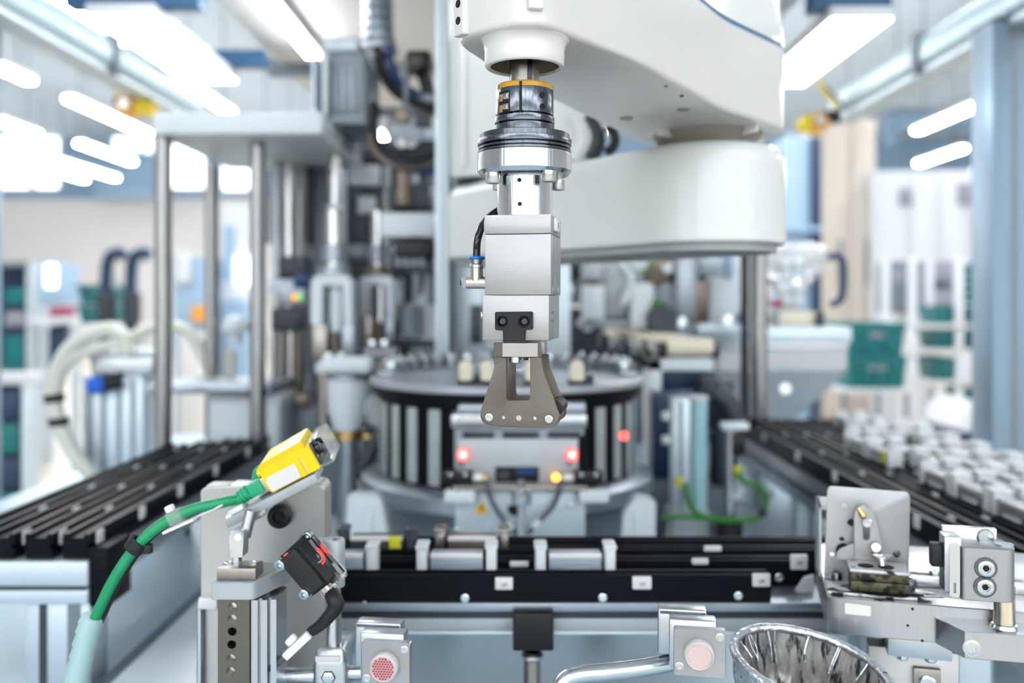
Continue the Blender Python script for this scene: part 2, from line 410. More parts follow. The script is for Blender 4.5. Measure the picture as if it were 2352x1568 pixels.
rows = [(-10.8, 'sixth row left'), (-9.0, 'fifth row left'), (-6.7, 'fourth row left'), (-4.6, 'third row left'), (-2.5, 'second row left'), (-.45, 'first row left'), (1.5, 'first row right'), (3.5, 'second row right'), (5.4, 'third row right'), (7.2, 'fourth row right'), (8.9, 'fifth row right'), (10.8, 'sixth row right')]
for c_, nm in rows:
    row = sorted([q for q in tubes if min(rows, key=lambda r: abs(r[0]-q[0]))[0] == c_], key=lambda q: q[1])
    for i, (X, a, b) in enumerate(row): tube_light(X, a, b, 'white tube light, %s along the %s of the robot' % (ORD[i], nm))
# ---- right-hand hall furniture
def panel_wall(name, label, px0, px1, py0, py1, Y, d, material, cat='cabinet', extra=None):
    t = Thing(name, label, cat)
    x0, x1 = wx(px0, Y), wx(px1, Y); z1 = wz(py0, Y); z0 = wz(py1, Y) if py1 else .0
    t.p('body', MB().box(x0, x1, Y, Y+d, z0, z1, .02), material)
    n = max(1, int((px1-px0)/60))
    for k in range(n):
        a, b = x0+(x1-x0)*k/n+.03, x0+(x1-x0)*(k+1)/n-.03
        dr = t.p('door', MB().box(a, b, Y-.03, Y, z0+.06, z1-.06, .01), material)
        t.p('handle', MB().box(b-.10, b-.06, Y-.07, Y-.03, z0+(z1-z0)*.45, z0+(z1-z0)*.6, .01), 'mid_grey', of=dr)
    if extra: extra(t)
    t.done()
panel_wall('wall_cabinet', 'tall beige cabinet wall behind the teal crate stack', 1886, 2012, 272, None, 10.5, .6, 'panel_beige')
panel_wall('wall_cabinet', 'tall white cabinet wall beside the rack of teal crates', 2014, 2290, 392, None, 10.2, .6, 'panel_white',
    extra=lambda t: [t.p('screen', MB().pbox(a, b, c, d, 10.15, .06, .01), 'screen_violet') for a, b, c, d in ((2066, 2098, 432, 472), (2200, 2240, 420, 470))])
t = Thing('air_duct', 'light blue square air duct standing behind the hopper', 'duct')
t.p('shaft', MB().pbox(1800, 1872, 312, 1076, 7.5, .4, .03), 'duct_blue'); t.p('corner_post', MB().pbox(1866, 1888, 312, 1076, 7.45, .06, .01), 'navy')
t.p('flange', MB().pbox(1794, 1892, 520, 532, 7.42, .5, .01), 'duct_blue'); t.done()
def crate(px0, px1, py0, py1, Y, d, label, group='teal plastic crates'):
    t = Thing('plastic_crate', label, 'crate', group)
    x0, x1, z0, z1 = wx(px0, Y), wx(px1, Y), wz(py1, Y), wz(py0, Y); h = z1-z0
    m = MB(); m.loft(rounded(rect(x0, x1, Y, Y+d), .03), [(z0, .02), (z0+h*.85, .0), (z0+h*.85, -.012), (z1, -.012), (z1, .01), (z0+.02, .03)], cap1=True); t.p('tub', m, 'teal_crate')
    k = max(2, int((x1-x0)/.1))
    for i in range(1, k): X = x0+(x1-x0)*i/k; t.p('rib', MB().box(X-.008, X+.008, Y-.012, Y+.01, z0+.02, z0+h*.85), 'teal_crate')
    t.p('grip', MB().box((x0+x1)/2-(x1-x0)*.16, (x0+x1)/2+(x1-x0)*.16, Y-.004, Y+.02, z0+h*.55, z0+h*.72, .01), 'screen_violet'); t.done()
cart = Thing('crate_trolley', 'light steel trolley carrying the big teal crate stack', 'trolley')
m = MB(); m.box(wx(1936, 6), wx(2094, 6), 6, 6.55, wz(902, 6), wz(892, 6), .005); cart.p('tray', m, 'panel_white')
for a in (1943, 2087):
    for yy in (6.03, 6.5): cart.p('leg', MB().cyl((wx(a, 6), yy, .06), (wx(a, 6), yy, wz(902, 6)), .018, seg=10), 'mid_grey'); cart.p('wheel', MB().cyl((wx(a, 6)-.015, yy, .05), (wx(a, 6)+.015, yy, .05), .05, seg=16), 'dark_grey')
cart.done()
crate(1944, 2086, 818, 891, 6.0, .5, 'lower teal crate of the stack on the trolley')
crate(1948, 2082, 742, 816, 6.0, .5, 'upper teal crate of the stack on the trolley')
rack = Thing('storage_rack', 'grey steel rack with teal crates on its shelves', 'rack')
for a in (2098, 2206, 2276):
    for yy in (7.0, 7.5): rack.p('post', MB().box(wx(a, 7)-.025, wx(a, 7)+.025, yy, yy+.05, 0, wz(590, 7), .004), 'panel_white')
for y in (745, 803, 875, 990): rack.p('shelf', MB().box(wx(2096, 7), wx(2280, 7), 7, 7.55, wz(y+9, 7), wz(y, 7), .004), 'hall_wall')
rack.done()
for q in [(2158, 2198, 702, 744, 'teal crate on the top rack shelf next to the grey monitors'), (2158, 2198, 757, 802, 'teal crate on the second rack shelf'), (2156, 2200, 822, 874, 'teal crate on the third rack shelf'),
          (2224, 2272, 704, 744, 'teal crate on the top rack shelf by the aluminium post'), (2224, 2272, 752, 802, 'teal crate on the second rack shelf by the aluminium post'), (2226, 2270, 895, 989, 'tall teal crate on the lowest rack shelf')]:
    crate(q[0], q[1], q[2], q[3], 7.05, .4, q[4])
t = Thing('measuring_cabinet', 'grey instrument cabinet with dark monitors above the rack', 'cabinet')
t.p('body', MB().pbox(2050, 2215, 598, 720, 8.2, .4, .02), 'mid_grey')
for q in ((2135, 2198, 604, 645), (2135, 2198, 668, 700), (2056, 2078, 622, 650), (2100, 2116, 610, 720)): t.p('monitor', MB().pbox(*q, 8.14, .05, .01), 'screen_violet')
t.p('stand', MB().pbox(2085, 2180, 720, 1039, 8.3, .2), 'hall_wall'); t.done()
t = Thing('file_column', 'narrow column of small teal trays beside the white cabinet', 'tray column')
t.p('frame', MB().pbox(2218, 2256, 598, 1030, 8.6, .3), 'panel_white')
for k in range(5): t.p('tray', MB().pbox(2222, 2248, 606+k*19, 622+k*19, 8.55, .2, .005), 'teal_crate')
t.done()
t = Thing('floor_scrubber', 'white and slate floor machine standing below the rack', 'floor machine')
m = MB(); m.loft(rounded(rect(wx(2216, 5), wx(2278, 5), 5, 5.5), .06), [(wz(1085, 5), .0), (wz(990, 5), .0)]); t.p('body', m, 'navy')
m = MB(); m.loft(rounded(rect(wx(2212, 5), wx(2282, 5), 4.97, 5.5), .07), [(wz(990, 5), 0), (wz(950, 5), .01), (wz(925, 5), .06)]); t.p('hood', m, 'panel_white')
for a in (2225, 2270): t.p('wheel', MB().cyl((wx(a, 5)-.02, 5.2, .11), (wx(a, 5)+.02, 5.2, .11), .11, seg=20), 'dark_grey')
t.p('chassis', MB().box(wx(2216, 5), wx(2278, 5), 5.05, 5.45, .1, wz(1080, 5)), 'dark_grey'); t.done()
# ---- left-hand hall furniture
def station(name, label, boxes, cat):
    t = Thing(name, label, cat)
    for nm, q, mt in boxes: t.p(nm, MB().pbox(*q), mt)
    t.done()
station('tool_cabinet', 'white topped cabinet with teal drawers at the left edge', [('worktop', (-120, 68, 858, 884, 3.6, .12, .01), 'panel_white'), ('side', (48, 66, 884, 1495, 3.62, .09, .005), 'profile_alu'), ('carcass', (-115, 48, 884, 1495, 3.66, .05), 'navy'),
    ('drawer', (-60, 44, 900, 960, 3.62, .04, .004), 'navy'), ('drawer', (-60, 44, 972, 1040, 3.62, .04, .004), 'teal_crate'), ('drawer', (-60, 44, 1052, 1120, 3.62, .04, .004), 'navy'), ('drawer', (-60, 44, 1132, 1230, 3.62, .04, .004), 'teal_crate')], 'cabinet')
station('shelf_unit', 'slate shelf unit stacked with teal bins at the left', [('frame', (-90, 66, 600, 612, 7.6, .4), 'mid_grey'), ('upright', (60, 68, 600, 1071, 7.6, .4), 'profile_alu'), ('back', (-90, 60, 612, 1060, 7.9, .05), 'navy'),
    ('bin', (8, 56, 662, 700, 7.6, .3, .02), 'teal_crate'), ('bin', (8, 56, 770, 850, 7.6, .3, .02), 'teal_crate'), ('bin', (8, 56, 715, 750, 7.6, .3, .02), 'screen_violet'), ('shelf', (-90, 60, 852, 860, 7.6, .3), 'mid_grey')], 'shelf')
station('test_bench', 'grey test bench with magenta box and lit panels', [('table', (70, 170, 728, 742, 7.2, .5), 'panel_white'), ('leg', (72, 80, 742, 1092, 7.25, .05), 'profile_alu'), ('leg', (160, 168, 742, 1092, 7.25, .05), 'profile_alu'), ('box', (112, 148, 704, 727, 7.2, .2, .01), 'pink'),
    ('instrument', (90, 142, 602, 700, 7.3, .3, .01), 'duct_blue'), ('lit_panel', (104, 128, 608, 660, 7.28, .02), 'lit_screen'), ('drum', (105, 150, 745, 850, 7.3, .2, .05), 'navy')], 'bench')
for k, (q, lb) in enumerate([((176, 252, 700, 742), 'lower teal crate behind the curved white hoses'), ((176, 252, 654, 698), 'upper teal crate behind the curved white hoses')]): crate(*q, 6.4, .4, lb)
station('crate_table', 'plain grey table under the two teal crates', [('top', (168, 262, 743, 752, 6.35, .5), 'hall_wall'), ('leg', (172, 180, 752, 1145, 6.4, .05), 'profile_alu'), ('leg', (250, 258, 752, 1145, 6.4, .05), 'profile_alu')], 'table')
t = Thing('lifting_aid', 'dark navy lifting arms curving above the crates', 'lifting device')
for k, a in enumerate((243, 300)):
    t.p('arm', MB().tube([P(a, 1160, 6), P(a, 800, 6), P(a+1, 640, 6), P(a+8, 592, 6), P(a+30, 580, 6), P(a+42, 590, 6)], .04, 10), 'navy')
    t.p('grip', MB().pbox(a+6, a+26, 620, 660, 6, .05, .01), 'panel_white'); t.p('motor', MB().pcyl(a+3, 672, 745, 5.98, 20, .01), 'dark_grey')
t.done()
station('process_machine', 'blue and white machine between the polished press columns', [('body', (398, 474, 590, 1030, 8.5, .5, .02), 'duct_blue'), ('panel', (404, 436, 580, 650, 8.44, .05, .01), 'panel_white'), ('beacon', (437, 466, 702, 740, 8.4, .1, .02), 'orange'), ('door', (410, 470, 760, 1000, 8.46, .04, .01), 'hall_wall')], 'machine')
station('process_machine', 'narrow white machine with lit panels beside the rearmost press column', [('body', (506, 576, 470, 1030, 8.9, .5, .02), 'panel_white'), ('lit_panel', (540, 572, 588, 655, 8.84, .05, .01), 'lit_screen'), ('door', (510, 572, 690, 1000, 8.86, .04, .01), 'duct_blue'), ('window', (512, 536, 520, 640, 8.86, .04), 'duct_blue')], 'machine')
# ================================================================== the cell frame around the machine
def profile_post(x0, x1, y0, y1, z0, z1, label):
    t = Thing('frame_post', label, 'post'); t.p('profile', MB().box(x0, x1, y0, y1, z0, z1, .004), 'post_blue')
    m = MB(); m.box((x0+x1)/2-.006, (x0+x1)/2+.006, y0-.002, y0+.001, z0, z1); t.p('groove', m, 'mid_grey')
    t.p('end_cap', MB().box(x0, x1, y0, y1, z1, z1+.004), 'dark_grey'); t.p('foot', MB().cyl(((x0+x1)/2, (y0+y1)/2, 0), ((x0+x1)/2, (y0+y1)/2, z0), .03, seg=16), 'dark_grey'); t.done()
profile_post(1.12, 1.225, 2.15, 2.25, .05, ZC+.66, 'tall pale aluminium cell post at the right edge')
profile_post(-1.30, -1.236, 2.14, 2.20, .05, ZC+.66, 'tall pale aluminium cell post at the left edge')
def rail_beam(x, label):
    t = Thing('roof_beam', label, 'beam'); a, b = (x-.045, x+.045)
    ol = rounded(rect(a, b, ZC+.66, ZC+.755), .03, 5)
    t.p('beam', MB().prism(ol, .9, 3.35), 'beam_paint')
    t.p('lower_strip', MB().box(a+.01, b-.01, .9, 3.35, ZC+.645, ZC+.66), 'profile_alu')
    for y in (1.2, 1.9, 2.6): t.p('bracket', MB().box(a-.008, b+.008, y, y+.04, ZC+.648, ZC+.765, .004), 'mid_grey')
    t.done()
rail_beam(-1.19, 'pale blue roof beam running back above the left side'); rail_beam(1.19, 'pale blue roof beam running back above the right side')
def led(x0, x1, y0, y1, z, label, mount):
    t = Thing('lamp_panel', label, 'lamp')
    t.p('housing', MB().box(x0-.006, x1+.006, y0-.006, y1+.006, z+.004, z+.03, .004), 'panel_white')
    t.p('diffuser', MB().box(x0, x1, y0, y1, z, z+.006), 'lamp_panel')
    t.p('mount', MB().box(mount[0], mount[1], y0+.02, y0+.07, z+.03, z+.075, .003), 'mount_blue')
    t.p('mount', MB().box(mount[0], mount[1], y1-.07, y1-.02, z+.03, z+.075, .003), 'mount_blue'); t.done()
led(-.935, -.795, 2.0, 2.6, ZC+.62, 'bright rectangular lamp under the roof at the left', (-1.0, -.70))
led(.70, .83, 2.02, 2.64, ZC+.62, 'bright rectangular lamp under the roof at the right', (.66, .84))
t = Thing('reflection_strip', 'slim glowing strip imitating a reflection under the white roof panels', 'lamp')
t.p('tube', MB().box(-.585, -.55, 1.75, 2.56, ZC+.68, ZC+.69), 'tube_light'); t.p('housing', MB().box(-.59, -.545, 1.74, 2.57, ZC+.69, ZC+.715, .004), 'panel_white'); t.done()  # glowing strip added in place of a ceiling tube mirrored in glass
t = Thing('cell_roof', 'off-white roof panels on grey cross bars above the machine', 'roof')
for k, (a, b) in enumerate(((1.5, 2.12), (2.14, 2.78), (2.84, 3.42), (3.48, 3.7))): t.p('roof_panel', MB().box(-.72, .68, a, b, ZC+.72, ZC+.735, .004), 'roof_panel')
for y in (2.79, 3.43): t.p('cross_bar', MB().box(-.76, .74, y, y+.05, ZC+.69, ZC+.74, .004), 'mid_grey')
t.done()
def hanging_device(px, py, Y, label, flip):
    t = Thing('hanging_reel', label, 'reel'); s = -1 if flip else 1; S_ = Y/F
    c = P(px, py, Y)
    t.p('strap', MB().tube([c+Vector((s*.0*S_, 0, 90*S_)), c+Vector((-s*12*S_, 0, 60*S_)), c+Vector((-s*28*S_, 0, 45*S_)), c+Vector((-s*36*S_, 0, 18*S_)), c+Vector((-s*20*S_, 0, 0))], 5*S_, 8), 'yellow')
    t.p('bracket', MB().box(c.x-s*40*S_, c.x-s*8*S_, Y-.02, Y+.02, c.z-12*S_, c.z+14*S_, .004), 'black_plastic') if s > 0 else t.p('bracket', MB().box(c.x+8*S_, c.x+44*S_, Y-.02, Y+.02, c.z-6*S_, c.z+20*S_, .004), 'black_plastic')
    t.p('drum', MB().cyl((c.x-10*S_, Y-.03, c.z-10*S_), (c.x-10*S_, Y+.03, c.z-10*S_), 24*S_, seg=28, c=.004), 'orange')
    t.p('hub', MB().cyl((c.x-10*S_, Y-.04, c.z-6*S_), (c.x-10*S_, Y-.03, c.z-6*S_), 12*S_, seg=20), 'nickel')
    t.p('cover', MB().cyl((c.x+28*S_*s, Y-.03, c.z-10*S_), (c.x+34*S_*s, Y+.03, c.z-10*S_), 20*S_, seg=24, c=.004), 'yellow')
    t.p('hanger', MB().cyl(c+Vector((0, 0, 88*S_)), (-1.2 if c.x < 0 else 1.16, Y, ZC+.665), .006, seg=8), 'mid_grey'); t.done()
hanging_device(305, 238, 2.95, 'yellow and black reel hanging below the left beam', False)
hanging_device(1885, 275, 3.2, 'yellow and black reel hanging below the right beam', True)
# machine table
t = Thing('machine_table', 'light grey machine table carrying the conveyors and turntable', 'machine table')
t.p('table_top', MB().box(-1.1, 1.1, .25, 2.9, ZD-.03, ZD, .004), 'deck')
t.p('cabinet', MB().box(-1.05, 1.05, .3, 2.85, .08, ZD-.03, .01), 'deck')
for x in (-1, 1):
    for y in (.4, 2.75): t.p('foot', MB().cyl((x, y, 0), (x, y, .08), .04, seg=16), 'dark_grey')
t.p('lit_deck_strip', MB().box(-.44, -.20, .98, 2.2, ZD, ZD+.012, .004), 'machine_white')  # raised pale strip stands in for the lit side of the deck
t.p('slot_strip', MB().box(-.462, -.445, .95, 2.2, ZD, ZD+.004), 'mid_grey'); t.done()
# ================================================================== conveyors
HR = ZC-.255                                             # rail tops
def rail_y(t, x0, x1, y0, y1, zt, h=.027):               # a black rail along Y with a groove each side
    w_ = x1-x0
    ol = [(x0, zt-h), (x1, zt-h), (x1, zt-h*.62), (x1-.003, zt-h*.62), (x1-.003, zt-h*.42), (x1, zt-h*.42), (x1, zt), (x1-.006, zt), (x1-.006, zt-.004), (x0+.006, zt-.004), (x0+.006, zt), (x0, zt)]
    return t.p('rail', MB().prism(ol, y0, y1), 'black_anodised')
def rail_x(t, x0, x1, y0, y1, zt, h=.0265):
    ol = [(y0, zt-h), (y1, zt-h), (y1, zt), (y1-.004, zt), (y1-.004, zt-.004), (y0+.004, zt-.004), (y0+.004, zt), (y0+.0015, zt), (y0, zt-.0015)]
    m = MB(Matrix(((0, 1, 0, 0), (1, 0, 0, 0), (0, 0, 1, 0), (0, 0, 0, 1)))); m.prism(ol, x0, x1)
    return t.p('rail', m, 'black_anodised')
fc = Thing('transfer_conveyor', 'black four-rail conveyor running across in front of the turntable', 'conveyor')
XL = -.275
RX_ = [(.850, .237, -.255), (.897, .289, -.255), (.936, .36, -.255), (.972, .40, -.255)]
rails = [rail_x(fc, XL, xr, y, y+.018, HR) for y, xr, _ in RX_]
def clip(t, r, px0, px1, py0, py1, Y, txt=None, d=.004):
    k = t.p('number_plate', MB().pbox(px0, px1, py0, py1, Y-d, d+.0005, .0012), 'label_white', of=r, label='small white number plate')
    return k
def bolt(t, r, px, py, Y, rp=10, mt='zinc'):
    c = P(px, py, Y); t.p('bolt', MB().screw(c, (0, -1, 0), rp*Y/F, .003), mt, of=r)
for q in [(0, 1137, 1178, 1327, 1355, 1), (0, 1453, 1497, 1325, 1354, 1), (0, 1729, 1770, 1318, 1348, 1), (1, 1817, 1856, 1274, 1309, 1), (1, 1590, 1628, 1283, 1297, 0), (1, 1171, 1214, 1290, 1303, 0), (2, 1618, 1658, 1254, 1267, 0)]:
    Y = RX_[q[0]][0]; clip(fc, rails[q[0]], *q[1:5], Y)
    if q[5]: fc.p('lettering', text_mb('VP', 13*Y/F, T3(wx((q[1]+q[2])/2, Y-.004), Y-.0042, wz((q[3]+q[4])/2, Y)) @ FACE), 'ink', of=rails[q[0]])
for r, px, py in ((0, 1068, 1372), (0, 1384, 1371), (0, 1695, 1366), (1, 1788, 1325), (0, 838, 1383)): bolt(fc, rails[r], px, py, RX_[r][0], 10 if px > 900 else 6)
def fcb(nm, y0, y1, Y, d, mt, x0=XL, x1=.40, b=.001): fc.p(nm, MB().box(x0, x1, Y, Y+d, wz(y1, Y), wz(y0, Y), b), mt)
fcb('base_plate', 1385, 1405, .846, .145, 'machine_steel', x1=.43); fcb('slot_profile', 1405, 1422, .856, .02, 'dark_grey'); fcb('beam', 1418, 1450, .856, .12, 'cast_grey', x1=.47); fcb('beam_edge', 1450, 1458, .852, .01, 'profile_alu', x1=.46)
fc.p('end_bracket', MB().prism([(wx(1800, .88), wz(1400, .88)), (wx(1868, .88), wz(1400, .88)), (wx(1868, .88), wz(1322, .88)), (wx(1850, .88), wz(1326, .88))], .878, .885), 'machine_white')
for x in (-.24, .36): fc.p('leg', MB().box(x-.02, x+.02, .90, .94, ZD, wz(1450, .856), .002), 'profile_alu')
fc.done()
t = Thing('drive_block', 'black block hanging under the transfer conveyor on a steel shaft', 'drive unit')
t.p('housing', MB().pbox(1178, 1272, 1408, 1496, .832, .024, .002), 'black_plastic')
t.p('shaft', MB().pcyl(1222, 1496, 1640, .845, 20, .001), 'steel_warm'); t.p('shaft_collar', MB().pcyl(1222, 1496, 1512, .845, 27, .002), 'steel'); t.done()
# part carriers: two white clips with a grey block between
def carrier(cx, cy, zb, L, label, along='x', s=1.0, group='white part carriers on the conveyors', body='carrier_body', cl='white_clip', tagm=None):
    t = Thing('part_carrier', label, 'carrier', group)
    M = T3(cx, cy, zb) @ (RZ(-90) if along == 'y' else Matrix.Identity(4))
    h = L/2
    t.p('block', MB(M).box(-h+.008, h-.008, -.010*s, .010*s, .002, .022*s, .0015), body)
    t.p('cover_strip', MB(M).box(-h+.008, h-.008, -.0112*s, -.004*s, .018*s, .0225*s, .001), 'label_white')
    for sg in (-1, 1):
        k = t.p('clip', MB(M).box(sg*h-.005, sg*h+.005, -.013*s, .011*s, 0, .029*s, .002), cl)
        t.p('clip_head', MB(M).box(sg*h-.0062, sg*h+.0062, -.014*s, .012*s, .0265*s, .031*s, .0018), cl, of=k)
    t.p('name_strip', MB(M).box(-h*.45, h*.45, -.0118*s, -.0098*s, .003, .008*s, .0008), 'label_white')
    if tagm: t.p('tag', MB(M).box(h-.022, h-.010, -.014*s, -.0098*s, .004, .024*s, .001), tagm)
    return t.done()
zc_ = HR-.008
Yc = .879
def cxp(a, b, Y): return wx((a+b)/2, Y), (b-a)*Y/F
x, L = cxp(971, 1129, Yc); carrier(x, Yc, zc_, L, 'white-clipped part carrier left of centre on the front rail')
x, L = cxp(1241, 1399, Yc); carrier(x, Yc, zc_, L, 'white-clipped part carrier right of centre on the front rail')
x, L = cxp(700, 857, Yc); carrier(x, Yc, zc_, L, 'white-clipped part carrier partly hidden by the sensor post')
Yc = .957
x, L = cxp(1012, 1158, Yc); carrier(x, Yc, zc_-.004, L, 'dull brownish part carrier on the rear rail', body='machine_brown', cl='steel_warm')
x, L = cxp(790, 946, Yc); carrier(x, Yc, zc_-.004, L, 'dark part carrier with yellow-green tag on the rear rail', body='dark_grey', cl='dark_grey', tagm='yellow_tag')
# left conveyor
lc = Thing('infeed_conveyor', 'black railed conveyor running back on the left', 'conveyor')
for k in range(4):
    x1 = -.4667-.041*k
    r = rail_y(lc, x1-.029, x1, 1.0, 1.73-.03*k, HR)
    for j, y in enumerate((1.015, 1.13, 1.26, 1.41, 1.58)):
        lc.p('number_plate', MB().box(x1, x1+.003, y, y+.016, HR-.016, HR-.001, .001), 'label_white', of=r, label='small white number plate')
lc.p('side_block', MB().box(-.4665, -.446, 1.0, 1.06, ZC-.335, ZC-.27, .001), 'black_anodised')
lc.p('side_plate', MB().box(-.466, -.46, 1.06, 1.73, ZC-.315, ZC-.281, .001), 'machine_steel')
lc.p('cross_profile', MB().box(-.66, -.466, .995, 1.04, ZC-.312, ZC-.284, .002), 'profile_alu'); lc.p('cross_profile', MB().box(-.66, -.466, .995, 1.04, ZC-.331, ZC-.314, .002), 'profile_alu')
lc.p('cross_groove', MB().box(-.66, -.468, .9935, .999, ZC-.315, ZC-.311), 'dark_grey'); lc.p('base_beam', MB().box(-.62, -.475, 1.04, 1.72, ZC-.33, ZC-.284, .002), 'profile_alu')
for (a, b) in ((-.537, -.466), (-.66, -.60)):
    for yy in (1.0, 1.65):
        g = lc.p('leg', MB().box(a, b, yy, yy+.045, ZD, ZC-.331, .002), 'profile_alu')
        lc.p('leg_groove', MB().box(a+.016, a+.024, yy-.0015, yy+.001, ZD, ZC-.332), 'dark_grey', of=g); lc.p('leg_groove', MB().box(b-.024, b-.010, yy-.0015, yy+.001, ZD, ZC-.332), 'mid_grey', of=g)
lc.done()
# right conveyor
rc = Thing('outfeed_conveyor', 'black railed conveyor with many white carriers on the right', 'conveyor')
for k in range(7):
    x0 = .478+.041*k
    r = rail_y(rc, x0, x0+.029, .86, 1.98, HR)
    for j, y in enumerate((.97, 1.08, 1.21, 1.36, 1.54, 1.75)):
        rc.p('number_plate', MB().box(x0-.003, x0, y, y+.015, HR-.016, HR-.001, .001), 'label_white', of=r, label='small white number plate')
rc.p('side_beam', MB().box(.470, .503, .86, 1.98, ZC-.335, ZC-.283, .002), 'machine_steel'); rc.p('side_groove', MB().box(.4685, .471, .86, 1.98, ZC-.314, ZC-.306), 'dark_grey')
rc.p('base_beam', MB().box(.503, .76, .9, 1.95, ZC-.33, ZC-.283, .002), 'profile_alu')
for yy in (1.0, 1.55, 1.9):
    g = rc.p('leg', MB().box(.478, .523, yy, yy+.045, ZD, ZC-.33, .002), 'profile_alu'); rc.p('leg_groove', MB().box(.496, .505, yy-.0015, yy+.001, ZD, ZC-.332), 'mid_grey', of=g)
    rc.p('leg', MB().box(.708, .753, yy, yy+.045, ZD, ZC-.33, .002), 'profile_alu')
rc.done()
grp = 'white part carriers on the right conveyor'
c0 = None
spots = []
for lane, x in enumerate((.585, .626, .667, .708, .745)):
    y = (1.06, .98, .93, .95, .93)[lane]+.0*lane
    while y < (1.62, 1.76, 1.84, 1.86, 1.80)[lane]:
        if not (lane == 0 and 1.35 < y < 1.42) and not (lane == 2 and 1.5 < y < 1.6): spots.append((x, y, lane, sum(1 for q in spots if q[2] == lane)))
        y += .094+.012*random.random()
RLB = 'white-clipped part carrier in the rows on the right conveyor'
for i, (x, y, ln, ix) in enumerate(spots):
    lb = 'white part carrier, %s from the front in the %s lane of the right conveyor' % (ORD[ix], ORD[ln])
    if i == 0: c0 = carrier(x, y, HR-.003, .08, lb, 'y', group=grp, body='alu_sheet'); cc = (x, y)
    elif i == 3 or i == 9: carrier(x, y, HR-.003, .08, ['white part carrier with a yellow tag %s on the right conveyor' % ('near the front', 'further back')[i == 9]][0], 'y', group=grp, tagm='yellow_tag')
    else: dup(c0, (x-cc[0], y-cc[1], 0), lb)
# ================================================================== turntable
TX, TY, TR = -.0143, 1.5, .222
tt = Thing('turntable', 'round machine turntable with dark slatted drum and grey top', 'turntable')
M0 = T3(TX, TY, ZC)
tt.p('top_plate', MB(M0).lathe([(0, -.133), (TR-.002, -.133), (TR, -.131), (TR, -.123), (TR-.002, -.121), (0, -.121)], seg=72), 'turntable_top')
tt.p('rim', MB(M0).lathe([(TR-.03, -.133), (TR-.006, -.133), (TR-.006, -.150), (TR-.03, -.150)], seg=72), 'black_anodised')
tt.p('drum', MB(M0).lathe([(TR-.016, -.15), (TR-.016, -.279)], seg=72), 'black_anodised')
for k in range(30):
    a = 2*PI*k/30
    if math.sin(a) > .5: continue
    M = M0 @ Matrix.Rotation(a, 4, 'Z') @ T3(TR-.0165, 0, 0)
    tt.p('window_strip', MB(M).box(0, .003, -.010, .010, -.268, -.157, .001), 'drum_glass')
tt.p('base_ring', MB(M0).lathe([(TR-.03, -.27), (TR+.008, -.274), (TR+.014, -.279), (TR+.014, -.300), (TR+.008, -.305), (TR-.03, -.305)], seg=72), 'machine_steel')
tt.p('pedestal', MB(M0).lathe([(TR-.03, -.305), (TR-.03, -.425), (0, -.425)], seg=48), 'mid_grey')
tt.p('red_light_spot', MB().cyl(P(1433, 1001, 1.305), P(1433, 1001, 1.30), .006, seg=16), 'red_glow', label='glowing disc for a reflected red light spot')  # glowing disc stands in for red light reflected on the drum
for px in (880, 965, 1005, 1370, 1440): c = P(px, 0, 1); 
tt.done()
def bolt_ring(): pass
# cream clamps standing on the table rim
for px, lb in ((1070, 'cream clamp standing on the turntable rim, leftmost'), (1119, 'cream clamp on the turntable rim beside the leftmost one'), (1221, 'cream clamp on the turntable rim seen behind the gripper finger'), (1325, 'cream clamp standing on the turntable rim, rightmost')):
    t = Thing('rim_clamp', lb, 'clamp', 'cream clamps on the turntable rim'); Y = 1.32; X = wx(px, Y); z = ZC-.121
    t.p('foot', MB().box(X-.012, X+.012, Y-.012, Y+.02, z, z+.006, .001), 'black_plastic')
    m = MB(); m.prism(rounded([(X-.009, z+.006), (X+.009, z+.006), (X+.010, z+.026), (X+.006, z+.034), (X-.006, z+.034), (X-.010, z+.026)], .003), Y-.008, Y+.01, b=.001); t.p('jaw', m, 'cream')
    t.p('knob', MB().cyl((X+.018, Y, z), (X+.018, Y, z+.014), .006, seg=12), 'dark_grey'); t.done()
# station in front of the turntable
fs = Thing('test_station', 'grey upright station plate with two glowing red lights', 'test station')
Y = 1.245
fs.p('plate', MB().pbox(1052, 1328, 1008, 1122, Y, .012, .001), 'cast_grey')
fs.p('lower_plate', MB().pbox(1046, 1344, 1128, 1255, Y+.004, .012, .001), 'profile_alu')
fs.p('shelf', MB().pbox(1040, 1350, 1116, 1130, Y-.012, .03, .001), 'steel_warm')
fs.p('head_bar', MB().pbox(1036, 1348, 952, 984, Y-.004, .03, .002), 'alu'); fs.p('head_block', MB().pbox(1052, 1150, 930, 954, Y-.004, .025, .002), 'machine_steel'); fs.p('head_block', MB().pbox(1240, 1345, 926, 954, Y-.004, .025, .002), 'machine_steel')
fs.p('white_bar', MB().pbox(1052, 1112, 958, 970, Y-.008, .005, .001), 'label_white')
for q in ((1062, 1136), (1154, 1238), (1258, 1334)): fs.p('dark_slot', MB().pbox(q[0], q[1], 990, 1006, Y+.002, .02, .001), 'gunmetal_dark')
fs.p('strip', MB().pbox(1045, 1340, 984, 1010, Y+.004, .012), 'machine_steel')
for px in (1064, 1314):
    k = fs.p('lamp_bezel', MB().cyl(P(px, 1044, Y), P(px, 1044, Y-.004), 14*Y/F, seg=20), 'red_ring'); fs.p('red_lamp', MB().cyl(P(px, 1044, Y-.004), P(px, 1044, Y-.008), 9.5*Y/F, seg=20, c=.002), 'led_red', of=k, label='glowing red lamp')
    fs.p('screw', MB().screw(P(px-5, 1064, Y), (0, -1, 0), 6*Y/F, .003), 'zinc')
